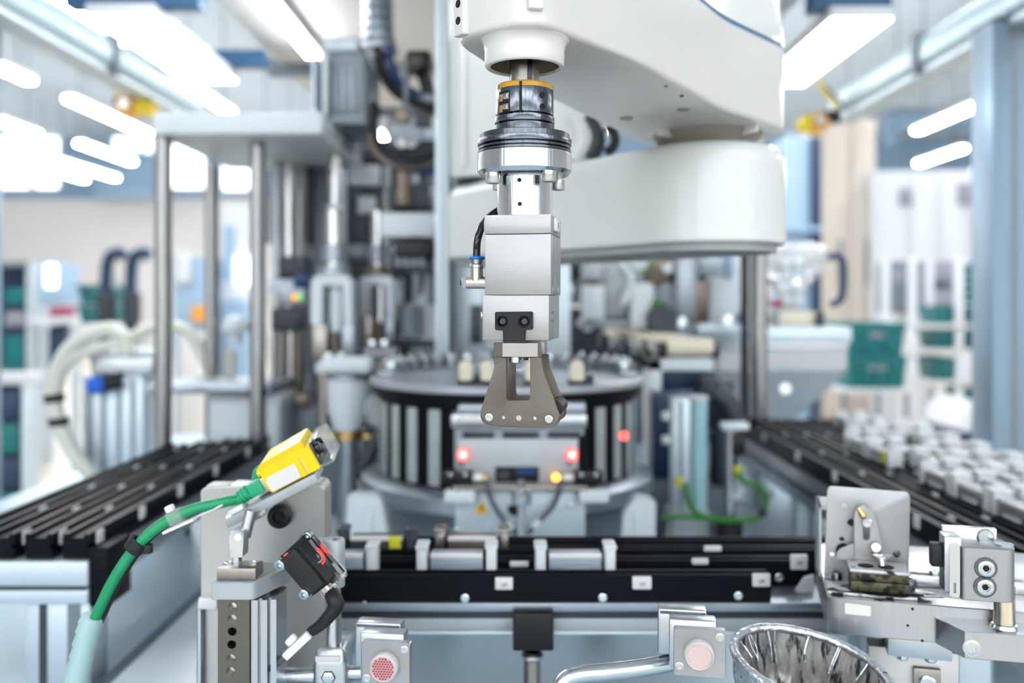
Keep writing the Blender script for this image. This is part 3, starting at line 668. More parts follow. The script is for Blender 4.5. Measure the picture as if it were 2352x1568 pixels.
fs.p('window', MB().pbox(1138, 1238, 1072, 1108, Y-.0015, .01, .001), 'hole_black'); fs.p('window_part', MB().pbox(1185, 1232, 1076, 1090, Y-.003, .003), 'blue_cable'); fs.p('window_part', MB().pbox(1146, 1168, 1082, 1100, Y-.003, .003), 'dark_grey')
fs.p('side_column', MB().pbox(1330, 1352, 1000, 1115, Y+.002, .02), 'black_anodised')
for sx, (a, b), led_px in ((-1, (1017, 1086), 1121), (1, (1318, 1386), 1277)):
    s_ = fs.p('sensor', MB().pbox(a, b, 1083, 1112, Y-.02, .02, .002), 'black_plastic'); n = b if sx < 0 else a
    fs.p('sensor_nut', MB().cyl(P(n, 1096, Y-.01), P(n-sx*22, 1096, Y-.01), 9*Y/F, seg=12), 'white_plastic', of=s_)
    fs.p('sensor_plug', MB().cyl(P(n-sx*22, 1096, Y-.01), P(n-sx*34, 1098, Y-.01), 10*Y/F, seg=12), 'brass' if sx < 0 else 'nickel', of=s_)
    for q in (.25, .75): fs.p('sensor_screw', MB().screw(P(a+(b-a)*q, 1090, Y-.02), (0, -1, 0), 5*Y/F, .002), 'zinc', of=s_)
    if sx > 0: fs.p('status_light', MB().cyl(P(1277, 1096, Y-.02), P(1277, 1096, Y-.024), 9*Y/F, seg=16), 'led_orange', label='glowing orange light')
for sx, pts in ((-1, [(1119, 1100), (1122, 1130), (1140, 1170), (1162, 1200), (1186, 1228)]), (1, [(1286, 1100), (1284, 1130), (1268, 1165), (1240, 1195), (1212, 1225)])):
    fs.p('cable', MB().tube([P(x, y, Y-.015) for x, y in pts], 6*Y/F, 8), 'grey_cable'); i = 3
    fs.p('cable_sleeve', MB().tube([P(*pts[i], Y-.016), P((pts[i][0]+pts[i+1][0])/2, (pts[i][1]+pts[i+1][1])/2, Y-.016)], 8*Y/F, 8, smooth=False), 'white_plastic')
fs.p('post', MB().pcyl(1197, 1100, 1300, Y-.02, 9, .001), 'steel'); fs.p('post_clamp', MB().pcyl(1197, 1124, 1158, Y-.02, 23, .002), 'alu_turned'); fs.p('hole', MB().cyl(P(1182, 1168, Y+.003), P(1182, 1168, Y+.006), 16*Y/F, seg=20), 'hole_black')
for a, b in ((1020, 1092), (1330, 1400)): fs.p('foot_block', MB().pbox(a, b, 1126, 1156, Y-.014, .02, .003), 'machine_white')
tri = [(1089, 1180), (1123, 1180), (1106, 1150)]
k = fs.p('warning_sign', MB().prism([(wx(a, Y), wz(b, Y)) for a, b in tri], Y+.0025, Y+.004), 'warn_yellow', label='yellow warning triangle')
bolt_ = [(1108, 1157), (1101, 1169), (1106, 1168), (1103, 1177), (1111, 1165), (1106, 1166)]
fs.p('warning_symbol', MB().prism([(wx(a, Y), wz(b, Y)) for a, b in bolt_], Y+.0020, Y+.0026), 'ink', of=k)
for px, py in ((1123, 1208), (1308, 1160), (1050, 1215)): fs.p('screw', MB().screw(P(px, py, Y+.004), (0, -1, 0), 7*Y/F, .003), 'zinc')
fs.p('base', MB().box(wx(1050, Y), wx(1340, Y), Y-.02, Y+.03, ZD, wz(1255, Y), .002), 'profile_alu')
fs.done()
for (a, b, c, d, lb) in ((790, 905, 1136, 1250, 'left'), (1422, 1506, 1140, 1250, 'right')):
    t = Thing('support_bracket', 'white triangular bracket at the %s foot of the turntable' % lb, 'bracket'); Y = 1.27
    ol = [(a, 1300), (b, 1300), (b-(30 if lb == 'left' else 0), c+10), (b-45, c), (a+10, c+(0 if lb == 'left' else 40))]
    t.p('gusset', MB().prism(rounded([(wx(x, Y), wz(y, Y)) for x, y in ol], .006), Y, Y+.03, b=.002), 'machine_white')
    t.p('foot', MB().box(wx(a-4, Y), wx(b+4, Y), Y-.01, Y+.05, ZD, wz(1300, Y), .002), 'machine_white')
    t.p('rib', MB().pbox((a+b)/2-6, (a+b)/2+6, c+40, 1300, Y-.006, .01, .001), 'machine_white'); t.done()
# ================================================================== machinery behind the robot
def zdeck(Y): return HY+.425*F/Y                         # pixel row where the deck lies at distance Y
def BX(t, nm, q, mt, b=.003, of=None, label=None): return t.p(nm, MB().pbox(*q[:4], q[4], q[5] if len(q) > 5 else .05, b), mt, of=of, label=label)
def CY(t, nm, q, mt, c=.001, of=None): return t.p(nm, MB().pcyl(*q, c), mt, of=of)
# ---- press frame on polished columns
t = Thing('column_press', 'press frame with a pale thick top plate on polished steel columns', 'press')
t.p('top_plate', MB().box(wx(350, 1.62), wx(740, 1.62), 1.62, 2.05, wz(308, 1.62), wz(258, 1.62), .004), 'machine_white')
for px, Y, r in ((375, 1.66, 19), (592, 1.70, 18), (486, 2.0, 15), (688, 2.0, 15)):
    k = t.p('column', MB().cyl((wx(px, Y), Y, ZD), (wx(px, Y), Y, wz(308, 1.62)), r*Y/F, seg=28), 'column_steel'); t.p('column_foot', MB().cyl((wx(px, Y), Y, ZD), (wx(px, Y), Y, ZD+.02), r*1.6*Y/F, seg=28, c=.002), 'machine_steel', of=k)
BX(t, 'lower_crosshead', (330, 620, 884, 905, 1.75, .2), 'machine_steel'); CY(t, 'ram', (770, 308, 520, 1.85, 13), 'steel'); CY(t, 'ram_nut', (770, 470, 512, 1.85, 19), 'machine_white')
t.p('ram_arm', MB().box(wx(700, 1.85), wx(800, 1.85), 1.80, 1.92, wz(345, 1.85), wz(308, 1.85), .003), 'mid_grey'); t.done()
t = Thing('drive_tower', 'grey ribbed drive tower standing on the press top plate', 'drive tower'); Y = 1.72
BX(t, 'body', (738, 838, 118, 262, Y, .2), 'mid_grey', .006); BX(t, 'cap', (742, 822, 84, 118, Y+.02, .15), 'machine_steel')
for a in (764, 784, 804): BX(t, 'rib', (a, a+8, 150, 258, Y-.006, .01), 'machine_steel')
BX(t, 'edge_profile', (716, 732, 132, 262, Y-.02, .03), 'profile_alu'); BX(t, 'edge_profile', (740, 752, 120, 262, Y-.03, .03), 'machine_white'); BX(t, 'base', (700, 838, 258, 285, Y, .2), 'mid_grey'); BX(t, 'blue_strip', (722, 728, 130, 250, Y-.026, .006), 'blue_cable'); t.done()
t = Thing('machine_post', 'tall pale aluminium post left of the robot column', 'post'); Y = 1.72
t.p('profile', MB().box(wx(1000, Y), wx(1030, Y), Y, Y+.05, ZD, ZC+.72, .002), 'profile_alu'); t.p('groove', MB().box(wx(1012, Y), wx(1017, Y), Y-.001, Y+.002, ZD, ZC+.72), 'mid_grey'); t.p('shadow_strip', MB().box(wx(1030, Y), wx(1041, Y), Y+.01, Y+.05, ZD, ZC+.72), 'dark_grey'); t.done()  # the dark strip right of the profile stands in for a shadow line
t = Thing('back_panel', 'light grey sheet panel behind the gripper', 'panel'); Y = 1.80
BX(t, 'sheet', (1036, 1310, 560, 838, Y, .01), 'profile_alu', .001); BX(t, 'seam', (1110, 1114, 560, 838, Y-.001, .003), 'mid_grey', 0); BX(t, 'dark_notch', (1080, 1108, 700, 790, Y-.002, .004), 'dark_grey', .001)
t.p('stay', MB().box(wx(1040, Y), wx(1300, Y), Y+.01, Y+.04, ZD, wz(838, Y), .002), 'mid_grey'); t.done()
t = Thing('machine_housing', 'dark slate machine housing behind the press tools', 'housing'); Y = 2.32
BX(t, 'panel', (612, 1000, 330, 560, Y, .06), 'slate'); BX(t, 'panel', (690, 1000, 566, 860, Y+.01, .06), 'slate')
for q, mt in (((640, 662, 380, 470), 'duct_blue'), ((672, 686, 372, 420), 'machine_white'), ((676, 690, 440, 480), 'machine_white'), ((734, 760, 376, 426), 'machine_white'), ((806, 850, 380, 424), 'machine_white'), ((850, 872, 560, 640), 'machine_brown'), ((700, 720, 590, 700), 'machine_steel'), ((905, 925, 640, 760), 'machine_steel'), ((770, 800, 580, 620), 'machine_steel'), ((930, 985, 690, 720), 'machine_brown')): BX(t, 'cover_plate', (*q, Y-.02, .02), mt)
for px in (725, 790, 890, 955): CY(t, 'pipe', (px, 330, 860, Y-.03, 7), 'machine_steel')
for px, py in ((700, 376), (668, 508), (850, 300), (960, 450), (905, 520)): t.p('gauge', MB().cyl(P(px, py, Y-.02), P(px, py, Y-.04), 13*S(Y), seg=18, c=.003), 'zinc')
BX(t, 'base', (700, 990, 860, int(zdeck(Y)), Y+.01, .06), 'mid_grey'); t.done()
t = Thing('rear_housing', 'grey machine housing behind the feed head', 'housing'); Y = 2.72
BX(t, 'panel', (1290, 1650, 560, 700, Y, .06), 'machine_steel'); BX(t, 'panel', (1290, 1640, 706, 840, Y, .06), 'slate')
for q, mt in (((1306, 1326, 590, 650), 'black_plastic'), ((1350, 1376, 575, 660), 'machine_brown'), ((1395, 1420, 640, 720), 'machine_white'), ((1500, 1520, 575, 660), 'machine_brown'), ((1605, 1625, 580, 700), 'navy'), ((1430, 1446, 680, 740), 'navy'), ((1340, 1360, 700, 760), 'machine_white'), ((1560, 1580, 700, 770), 'machine_white')): BX(t, 'cover_plate', (*q, Y-.03, .03), mt)
for px, py in ((1302, 665), (1530, 600), (1380, 720)): t.p('gauge', MB().cyl(P(px, py, Y-.02), P(px, py, Y-.04), 15*S(Y), seg=18, c=.003), 'machine_white')
BX(t, 'base', (1300, 1640, 840, int(zdeck(Y)), Y+.01, .05), 'mid_grey'); t.done()
# ---- energy chain and blue cable loops
t = Thing('energy_chain', 'grey flexible conduit coming down into dark blue cable loops', 'conduit'); Y = 1.9
t.p('conduit', MB().tube([P(866, -120, Y), P(866, 0, Y), P(868, 60, Y), P(876, 105, Y), P(884, 130, Y)], .030, 18), 'mid_grey')
for k in range(7): t.p('conduit_ring', MB().tube([P(866+k*.8, -40+k*24, Y), P(866+k*.8, -30+k*24, Y)], .033, 18, smooth=False), 'machine_steel')
for k, (dx, dz, mt) in enumerate(((0, 0, 'blue_cable'), (10, 10, 'blue_cable'), (-14, 12, 'black_rubber'))):
    t.p('cable', MB().tube([P(880+dx, 95+dz, Y-.02*k), P(890+dx, 150+dz, Y-.02*k), P(918+dx, 195+dz, Y-.02*k), P(960+dx, 220+dz, Y-.02*k), P(1015, 245+dz, Y-.02*k)], .010, 12), mt)
t.done()
t = Thing('camera_head', 'black camera head on a short arm beside the pale post', 'camera'); Y = 1.85
BX(t, 'body', (930, 990, 112, 160, Y, .06), 'black_plastic', .01); t.p('neck', MB().tube([P(965, 158, Y+.03), P(978, 190, Y+.03), P(985, 225, Y+.03)], .014, 12), 'black_rubber'); t.p('lens', MB().cyl(P(950, 140, Y), P(950, 140, Y-.02), .016, seg=20), 'lens_dark'); BX(t, 'mount', (965, 1002, 215, 235, Y+.01, .03), 'mid_grey'); t.done()
t = Thing('hose_loop', 'dark hoses looping in front of a round steel body', 'hose bundle'); Y = 1.82
t.p('round_body', MB().cyl(P(930, 300, Y+.08), P(930, 300, Y), 44*Y/F, seg=30, c=.004), 'machine_steel')
for k, (a, b, r, mt) in enumerate(((0, 0, .006, 'black_rubber'), (10, 12, .005, 'dark_grey'), (-6, 20, .006, 'machine_brown'))):
    t.p('hose', MB().tube([P(862+a, 235+b, Y-.02), P(852+a, 280+b, Y-.03), P(866+a, 325+b, Y-.03), P(905+a, 358+b, Y-.03), P(955+a, 366+b, Y-.02), P(1005, 350+b, Y-.01)], r, 10), mt)
t.p('shiny_cap', MB().cyl(P(922, 328, Y-.02), P(922, 328, Y-.035), 15*Y/F, seg=20, c=.003), 'zinc'); t.p('shiny_cap', MB().cyl(P(945, 332, Y-.02), P(945, 332, Y-.03), 10*Y/F, seg=20, c=.003), 'alu'); BX(t, 'fitting', (952, 990, 255, 290, Y-.01, .03), 'dark_grey'); BX(t, 'valve', (905, 940, 250, 280, Y-.02, .03), 'machine_brown')
t.p('blue_cable', MB().tube([P(920, 372, Y), P(950, 388, Y), P(1000, 396, Y)], .008, 10), 'blue_cable'); BX(t, 'hanger', (925, 938, 160, 260, Y+.03, .03), 'mid_grey'); t.done()
t = Thing('valve_terminal', 'white valve box with black blocks underneath', 'valve box'); Y = 1.78
BX(t, 'box', (872, 998, 488, 544, Y, .12), 'machine_white', .004); BX(t, 'black_block', (906, 998, 552, 590, Y+.01, .1), 'black_plastic'); BX(t, 'lower_block', (930, 996, 596, 625, Y+.03, .08), 'dark_grey')
for k in range(4): CY(t, 'stub', (915+k*18, 590, 612, Y+.03, 6), 'machine_steel')
BX(t, 'upper_unit', (890, 990, 420, 480, Y+.04, .1), 'dark_grey', .008); CY(t, 'filter_bowl', (925, 395, 470, Y+.02, 18), 'machine_brown'); BX(t, 'stay', (980, 1000, 400, 700, Y+.10, .03), 'mid_grey'); t.done()
# ---- tall guide rods and tools between the press and the turntable
t = Thing('guide_unit', 'pair of tall steel guide rods with a dark sliding block', 'guide unit'); Y = 1.95
for px, r, mt in ((636, 13, 'machine_white'), (664, 12, 'steel')): t.p('guide_rod', MB().cyl((wx(px, Y), Y, ZD), (wx(px, Y), Y, wz(376, Y)), r*Y/F, seg=20), mt)
BX(t, 'slide_block', (640, 700, 588, 640, Y-.05, .07), 'dark_grey', .004); BX(t, 'blue_cap', (672, 706, 624, 662, Y-.06, .05), 'blue_cable', .008); BX(t, 'head', (616, 700, 640, 700, Y-.05, .07), 'machine_steel', .004); BX(t, 'white_label', (618, 640, 672, 708, Y-.055, .006), 'label_white', .001)
t.p('amber_light', MB().cyl(P(676, 683, Y-.05), P(676, 683, Y-.056), 7*Y/F, seg=14), 'led_amber'); t.p('green_light', MB().cyl(P(690, 682, Y-.05), P(690, 682, Y-.056), 7*Y/F, seg=14), 'led_green'); BX(t, 'tail_block', (622, 690, 706, 760, Y-.05, .07), 'dark_grey', .004)
for px, mt in ((626, 'steel'), (646, 'steel_warm'), (668, 'steel'), (684, 'machine_brown')): CY(t, 'press_pin', (px, 760, 905, Y-.02, 8), mt)
BX(t, 'pin_base', (605, 705, 905, 935, Y-.06, .08), 'machine_brown'); BX(t, 'pedestal', (640, 728, 935, int(zdeck(Y-.04)), Y-.04, .1), 'mid_grey'); t.done()
t = Thing('tool_column', 'dark upright tool column with steel shafts behind the press', 'tool column'); Y = 2.05
BX(t, 'column', (706, 745, 330, int(zdeck(Y)), Y, .08), 'mid_grey'); CY(t, 'shaft', (640, 380, 600, Y+.05, 11), 'machine_steel'); CY(t, 'shaft', (678, 385, 590, Y+.05, 16), 'machine_steel'); CY(t, 'shaft', (705, 378, 560, Y-.02, 14), 'dark_grey')
for q in ((690, 376, 12), (700, 378, 9)): t.p('bright_cap', MB().cyl(P(q[0], q[1], Y-.03), P(q[0], q[1], Y-.04), q[2]*Y/F, seg=18, c=.003), 'zinc')
BX(t, 'motor', (830, 880, 440, 540, Y-.05, .08), 'dark_grey', .006); BX(t, 'motor_plate', (800, 870, 378, 425, Y-.06, .02), 'machine_white', .003); BX(t, 'motor_plate', (822, 862, 450, 490, Y-.065, .02), 'machine_white', .003); BX(t, 'beam', (740, 1000, 320, 372, Y, .06), 'dark_grey'); BX(t, 'beam', (745, 900, 560, 592, Y, .06), 'mid_grey'); t.done()
def press_tool(px, Y, sc_, y0, label, warm):
    t = Thing('press_tool', label, 'press tool', 'upright press tools beside the turntable'); s = sc_
    CY(t, 'spindle', (px, y0-150, y0, Y, 20*s), 'steel'); CY(t, 'collar', (px, y0-70, y0-30, Y, 28*s), 'machine_steel'); CY(t, 'collar', (px, y0-22, y0, Y, 38*s), 'machine_brown' if warm else 'machine_steel')
    k = t.p('yoke', MB().prism(rounded([(wx(px-46*s, Y), wz(y0+112*s, Y)), (wx(px-46*s, Y), wz(y0+14*s, Y)), (wx(px-34*s, Y), wz(y0, Y)), (wx(px+34*s, Y), wz(y0, Y)), (wx(px+46*s, Y), wz(y0+14*s, Y)), (wx(px+46*s, Y), wz(y0+112*s, Y)), (wx(px+30*s, Y), wz(y0+112*s, Y)), (wx(px+26*s, Y), wz(y0+22*s, Y)), (wx(px-20*s, Y), wz(y0+22*s, Y)), (wx(px-22*s, Y), wz(y0+112*s, Y))], .003, 2), Y-.03, Y+.02, b=.001), 'machine_white' if not warm else 'machine_steel')
    CY(t, 'plunger', (px+6, y0+20, y0+130*s, Y, 17*s), 'machine_white' if not warm else 'steel'); BX(t, 'jaw', (px-50*s, px-18*s, y0+112*s, y0+200*s, Y-.03, .05), 'steel_warm'); BX(t, 'jaw', (px+18*s, px+44*s, y0+112*s, y0+190*s, Y-.03, .05), 'machine_steel'); CY(t, 'tip', (px, y0+130*s, y0+190*s, Y, 12*s), 'machine_brown')
    for dx in (-14, 14): t.p('tip_cap', MB().cyl(P(px+dx, y0+186*s, Y-.03), P(px+dx, y0+186*s, Y-.04), 10*s*Y/F, seg=16, c=.002), 'zinc')
    BX(t, 'foot', (px-44*s, px+44*s, y0+200*s, y0+226*s, Y-.03, .08), 'machine_white'); BX(t, 'pedestal', (px-34*s, px+34*s, y0+226*s, int(zdeck(Y)), Y-.02, .06), 'mid_grey'); t.done()
press_tool(768, 1.78, 1.0, 632, 'white yoked press tool left of the turntable', False)
press_tool(868, 1.92, .82, 634, 'browner press tool between the white yoke and the pale post', True)
t = Thing('angled_guard', 'white sloping guard sheet behind the turntable', 'guard'); Y = 1.95
t.p('sheet', MB().prism([(wx(a, Y), wz(b, Y)) for a, b in ((884, 780), (1000, 780), (1000, 615), (978, 620), (972, 672))], Y, Y+.006), 'machine_white'); BX(t, 'edge_bar', (884, 1000, 780, 792, Y-.004, .02), 'dark_grey'); BX(t, 'stay', (940, 990, 792, int(zdeck(Y)), Y+.01, .03), 'mid_grey'); CY(t, 'roller', (940, 700, 770, Y-.03, 26), 'mid_grey'); t.done()
t = Thing('feeder_funnel', 'pale funnel shaped feeder left of the turntable', 'feeder'); Y = 1.6; M = T3(wx(800, Y), Y, 0)
z = lambda y: wz(y, Y)
t.p('bowl', MB(M).lathe([(.024, z(985)), (.036, z(940)), (.038, z(870)), (.034, z(866)), (.032, z(935)), (.020, z(980))], seg=28), 'machine_white'); t.p('rim', MB(M).lathe([(.034, z(868)), (.042, z(868)), (.042, z(858)), (.034, z(858))], seg=28), 'machine_steel')
CY(t, 'neck', (800, 985, 1010, Y, 34), 'brass'); CY(t, 'stem', (800, 1010, int(zdeck(Y)), Y, 24), 'machine_steel'); t.p('side_disc', MB().cyl(P(876, 940, Y+.02), P(884, 940, Y-.02), .034, seg=28, c=.003), 'cast_grey'); t.p('side_arm', MB().tube([P(880, 960, Y+.01), P(850, 1040, Y), P(815, 1090, Y)], .012, 12), 'dark_grey'); BX(t, 'clip', (735, 850, 820, 858, Y-.01, .05), 'machine_white', .006); CY(t, 'post', (745, 858, 1000, Y+.03, 14), 'steel_warm'); BX(t, 'post_block', (735, 860, 998, 1012, Y+.01, .05), 'brass'); t.done()
t = Thing('terminal_box', 'plain white box standing at the far end of the left conveyor', 'box'); Y = 1.78
BX(t, 'box', (478, 640, 914, int(zdeck(Y)), Y, .12), 'machine_white', .005); BX(t, 'lid', (474, 644, 908, 922, Y-.006, .13), 'panel_white', .003); BX(t, 'grey_side', (640, 652, 930, int(zdeck(Y)), Y+.01, .1), 'mid_grey'); t.done()
# ---- vacuum hoses on the left
t = Thing('vacuum_manifold', 'silver manifold with curved cream hoses and a blue knob', 'manifold'); Y = 2.0
BX(t, 'body', (205, 352, 812, 862, Y, .10), 'alu', .006); BX(t, 'cover', (200, 352, 806, 822, Y-.006, .11), 'machine_white', .004); t.p('column', MB().pbox(188, 330, 862, int(zdeck(Y)), Y+.01, .10, .006), 'profile_alu')
for a in (200, 232, 268, 300): BX(t, 'column_groove', (a, a+10, 870, int(zdeck(Y)), Y+.008, .004), 'mid_grey', 0)
t.p('knob', MB().cyl(P(205, 886, Y-.01), P(244, 882, Y-.01), 20*Y/F, seg=20, c=.004), 'blue_knob', label='bright blue knob'); t.p('knob_shaft', MB().cyl(P(244, 882, Y-.01), P(275, 874, Y-.01), 17*Y/F, seg=18), 'black_plastic')
hs = [[(212, 1092), (170, 1040), (140, 980), (124, 910), (132, 850), (160, 800), (205, 768), (250, 756), (282, 772), (296, 812)], [(130, 905), (145, 845), (180, 815), (225, 800), (262, 790), (285, 800)], [(300, 778), (330, 762), (358, 748)], [(396, 746), (430, 762), (462, 800), (488, 860), (505, 925)], [(528, 920), (528, 860), (530, 800)]]
for i, p in enumerate(hs):
    yy = Y-.03 if i < 2 else Y+.02; t.p('hose', MB().tube([P(a, b, yy) for a, b in p], (.017, .012, .015, .014, .013)[i], 14), 'hose')
for (a, b) in ((124, 914), (134, 968)): t.p('hose_band', MB().tube([P(a, b-9, Y-.03), P(a+2, b+9, Y-.03)], .021, 16, smooth=False), 'black_rubber')
t.p('hose_cap', MB(T3(wx(534, Y), Y+.02, wz(760, Y))).lathe([(0, .036), (.018, .030), (.030, .012), (.032, 0), (.016, -.004), (.016, -.03), (0, -.03)], seg=24), 'machine_white'); t.p('hose_post', MB().box(wx(520, Y), wx(548, Y), Y+.005, Y+.03, ZD, wz(915, Y), .002), 'mid_grey'); t.done()
# ---- right of the turntable
t = Thing('support_column', 'polished steel column under the robot elbow', 'column'); Y = 1.98
t.p('column', MB().cyl((wx(1743, Y), Y, ZD), (wx(1743, Y), Y, ZC+.35), 19*Y/F, seg=28), 'column_steel'); t.p('foot', MB().cyl((wx(1743, Y), Y, ZD), (wx(1743, Y), Y, ZD+.02), .032, seg=28, c=.002), 'machine_steel'); t.p('dark_backing', MB().box(wx(1716, Y), wx(1728, Y), Y+.03, Y+.06, ZD, ZC+.3), 'dark_grey'); t.done()
t = Thing('parts_hopper', 'wide stainless parts hopper with a folded rim and sloping bottom', 'hopper'); Y = 2.35
def hop(y, a, b, d0, d1): return [(wx(a, Y), Y+d0, wz(y, Y)), (wx(b, Y), Y+d0, wz(y, Y)), (wx(b, Y), Y+d1, wz(y, Y)), (wx(a, Y), Y+d1, wz(y, Y))]
vs = hop(786, 1648, 1946, 0, .3)+hop(850, 1648, 1946, 0, .3)+hop(905, 1655, 1900, .02, .28)+hop(985, 1668, 1820, .06, .22); m = MB()
m.raw(vs, [(i*4+k, i*4+(k+1) % 4, i*4+4+(k+1) % 4, i*4+4+k) for i in range(3) for k in range(4)]+[(12, 13, 14, 15)]); t.p('tank', m, 'alu_sheet', smooth=15)
t.p('rim', MB().box(wx(1640, Y), wx(1954, Y), Y-.012, Y+.31, wz(788, Y), wz(752, Y), .004), 'profile_alu'); t.p('rim_step', MB().box(wx(1646, Y), wx(1948, Y), Y-.006, Y+.305, wz(802, Y), wz(788, Y), .003), 'alu')
t.p('latch', MB().cyl(P(1803, 892, Y+.02), P(1803, 892, Y+.0), 12*Y/F, seg=18), 'zinc'); t.p('outlet', MB().box(wx(1680, Y), wx(1800, Y), Y+.08, Y+.2, ZD, wz(985, Y), .004), 'mid_grey'); t.done()
t = Thing('bulk_bag', 'glistening clear bag of parts hanging behind the column', 'bag'); Y = 2.42
m = MB(T3(wx(1836, Y), Y+.08, 0)); rn = random.Random(3); pr = [(0, 555), (50, 556), (78, 566), (86, 590), (80, 618), (58, 640), (34, 660), (30, 715), (0, 718)]
n = 28; vs = []; fs = []
for a, y in pr[1:-1]:
    for k in range(n): q = a*S(Y)*(1+.08*rn.uniform(-1, 1)); vs.append((q*math.cos(2*PI*k/n), .55*q*math.sin(2*PI*k/n), wz(y, Y)+.004*rn.uniform(-1, 1)))
for i in range(len(pr)-3):
    for k in range(n): fs.append((i*n+k, i*n+(k+1) % n, (i+1)*n+(k+1) % n, (i+1)*n+k))
fs += [tuple(range(n-1, -1, -1)), tuple((len(pr)-3)*n+k for k in range(n))]; m.raw(vs, fs); t.p('film', m, 'bag')
for i in range(4):
    for j in range(2): t.p('bright_part', MB().cyl(P(1806+28*j, 604+28*i, Y+.03), P(1806+28*j, 604+28*i, Y+.02), 12*S(Y), seg=16, c=.003), 'machine_white')
t.p('handle', MB().tube([P(1905, 590, Y), P(1925, 588, Y), P(1936, 605, Y), P(1936, 660, Y), P(1930, 688, Y), P(1908, 700, Y)], .010, 12), 'navy'); t.p('base', MB().box(wx(1790, Y), wx(1895, Y), Y+.03, Y+.13, wz(750, Y), wz(716, Y), .004), 'cream'); BX(t, 'red_clip', (1772, 1800, 688, 704, Y, .03), 'pink'); BX(t, 'clamp', (1880, 1895, 715, 752, Y, .03), 'dark_grey'); CY(t, 'post', (1784, 700, 752, Y+.02, 6), 'machine_steel'); t.done()
t = Thing('belt_feeder', 'cream belt feeder on a white angled bracket', 'belt feeder')
Y0, Y1 = 1.80, 2.45; zt = wz(778, Y0)
t.p('belt', MB().prism([(wx(1530, Y0), Y0), (wx(1638, Y0), Y0), (wx(1462, Y1), Y1), (wx(1385, Y1), Y1)], zt-.03, zt, plan=True, b=.004), 'cream')
t.p('end_roller', MB().cyl((wx(1532, Y0), Y0, zt-.016), (wx(1636, Y0), Y0, zt-.016), .0165, seg=20), 'cream')
for a, b in ((1512, 1532), (1636, 1654)): BX(t, 'bearing_block', (a, b, 788, 822, Y0-.01, .04), 'black_plastic')
for k in range(6): 
    f = k/5; y = Y0+.05+f*.5; t.p('side_block', MB().box(wx(1520-f*130, y)-.012, wx(1520-f*130, y)+.006, y, y+.05, zt-.045, zt-.01, .002), 'dark_grey' if k % 2 else 'machine_steel')
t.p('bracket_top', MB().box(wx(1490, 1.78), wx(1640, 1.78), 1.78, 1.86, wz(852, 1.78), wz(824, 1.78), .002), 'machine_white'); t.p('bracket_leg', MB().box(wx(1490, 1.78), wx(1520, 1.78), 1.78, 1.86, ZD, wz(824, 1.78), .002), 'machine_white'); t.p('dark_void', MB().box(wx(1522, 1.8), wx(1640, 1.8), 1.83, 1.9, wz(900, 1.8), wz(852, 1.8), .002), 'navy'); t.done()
t = Thing('feed_head', 'cluster of white and grey feed housings above the cream belt', 'feed head'); Y = 2.15
for nm, q, mt in (('housing', (1448, 1502, 650, 752, Y, .1), 'machine_white'), ('column', (1552, 1600, 570, 735, Y+.02, .1), 'machine_steel'), ('housing', (1628, 1722, 636, 742, Y+.1, .1), 'machine_white'), ('cover', (1390, 1440, 600, 730, Y+.05, .1), 'cast_grey'), ('arm', (1330, 1470, 600, 640, Y+.08, .08), 'machine_white'), ('motor', (1488, 1545, 580, 650, Y+.06, .08), 'machine_brown'), ('plate', (1600, 1725, 742, 770, Y+.05, .1), 'profile_alu'), ('pillar', (1600, 1628, 640, 745, Y+.12, .05), 'machine_brown'), ('green_block', (1500, 1530, 690, 715, Y-.02, .04), 'green_wire'), ('blue_block', (1668, 1688, 580, 640, Y+.05, .04), 'duct_blue'), ('blue_block', (1700, 1722, 718, 742, Y+.02, .04), 'blue_knob'), ('dark_block', (1310, 1335, 585, 640, Y+.02, .05), 'black_plastic'), ('rail', (1330, 1560, 735, 752, Y+.04, .08), 'cast_grey'), ('brown_block', (1590, 1625, 650, 720, Y+.05, .04), 'machine_brown'), ('grey_block', (1340, 1388, 655, 735, Y, .06), 'machine_white'), ('beam', (1300, 1730, 560, 578, Y+.2, .06), 'mid_grey'), ('tank', (1620, 1700, 580, 630, Y+.12, .1), 'profile_alu')): BX(t, nm, q, mt, .006)
t.p('wheel', MB().cyl(P(1522, 735, Y), P(1522, 735, Y-.03), 36*S(Y), seg=28, c=.004), 'dark_grey'); t.p('round_light', MB().cyl(P(1468, 600, Y), P(1468, 600, Y-.01), 22*S(Y), seg=24, c=.003), 'machine_white'); t.p('ring_green', MB().cyl(P(1470, 600, Y+.004), P(1470, 600, Y-.004), 26*S(Y), seg=24), 'green_wire')
for px, py in ((1534, 616), (1303, 668), (1672, 735), (1565, 740)): t.p('knob', MB().cyl(P(px, py, Y), P(px, py, Y-.02), 13*S(Y), seg=18, c=.003), 'zinc')
t.p('pipe', MB().tube([P(1420, 600, Y-.02), P(1450, 640, Y-.02), P(1430, 700, Y-.02)], .008, 10), 'machine_white'); t.p('stand', MB().box(wx(1545, Y), wx(1600, Y), Y+.06, Y+.1, ZD, wz(752, Y), .002), 'mid_grey'); t.done()
nests = 0
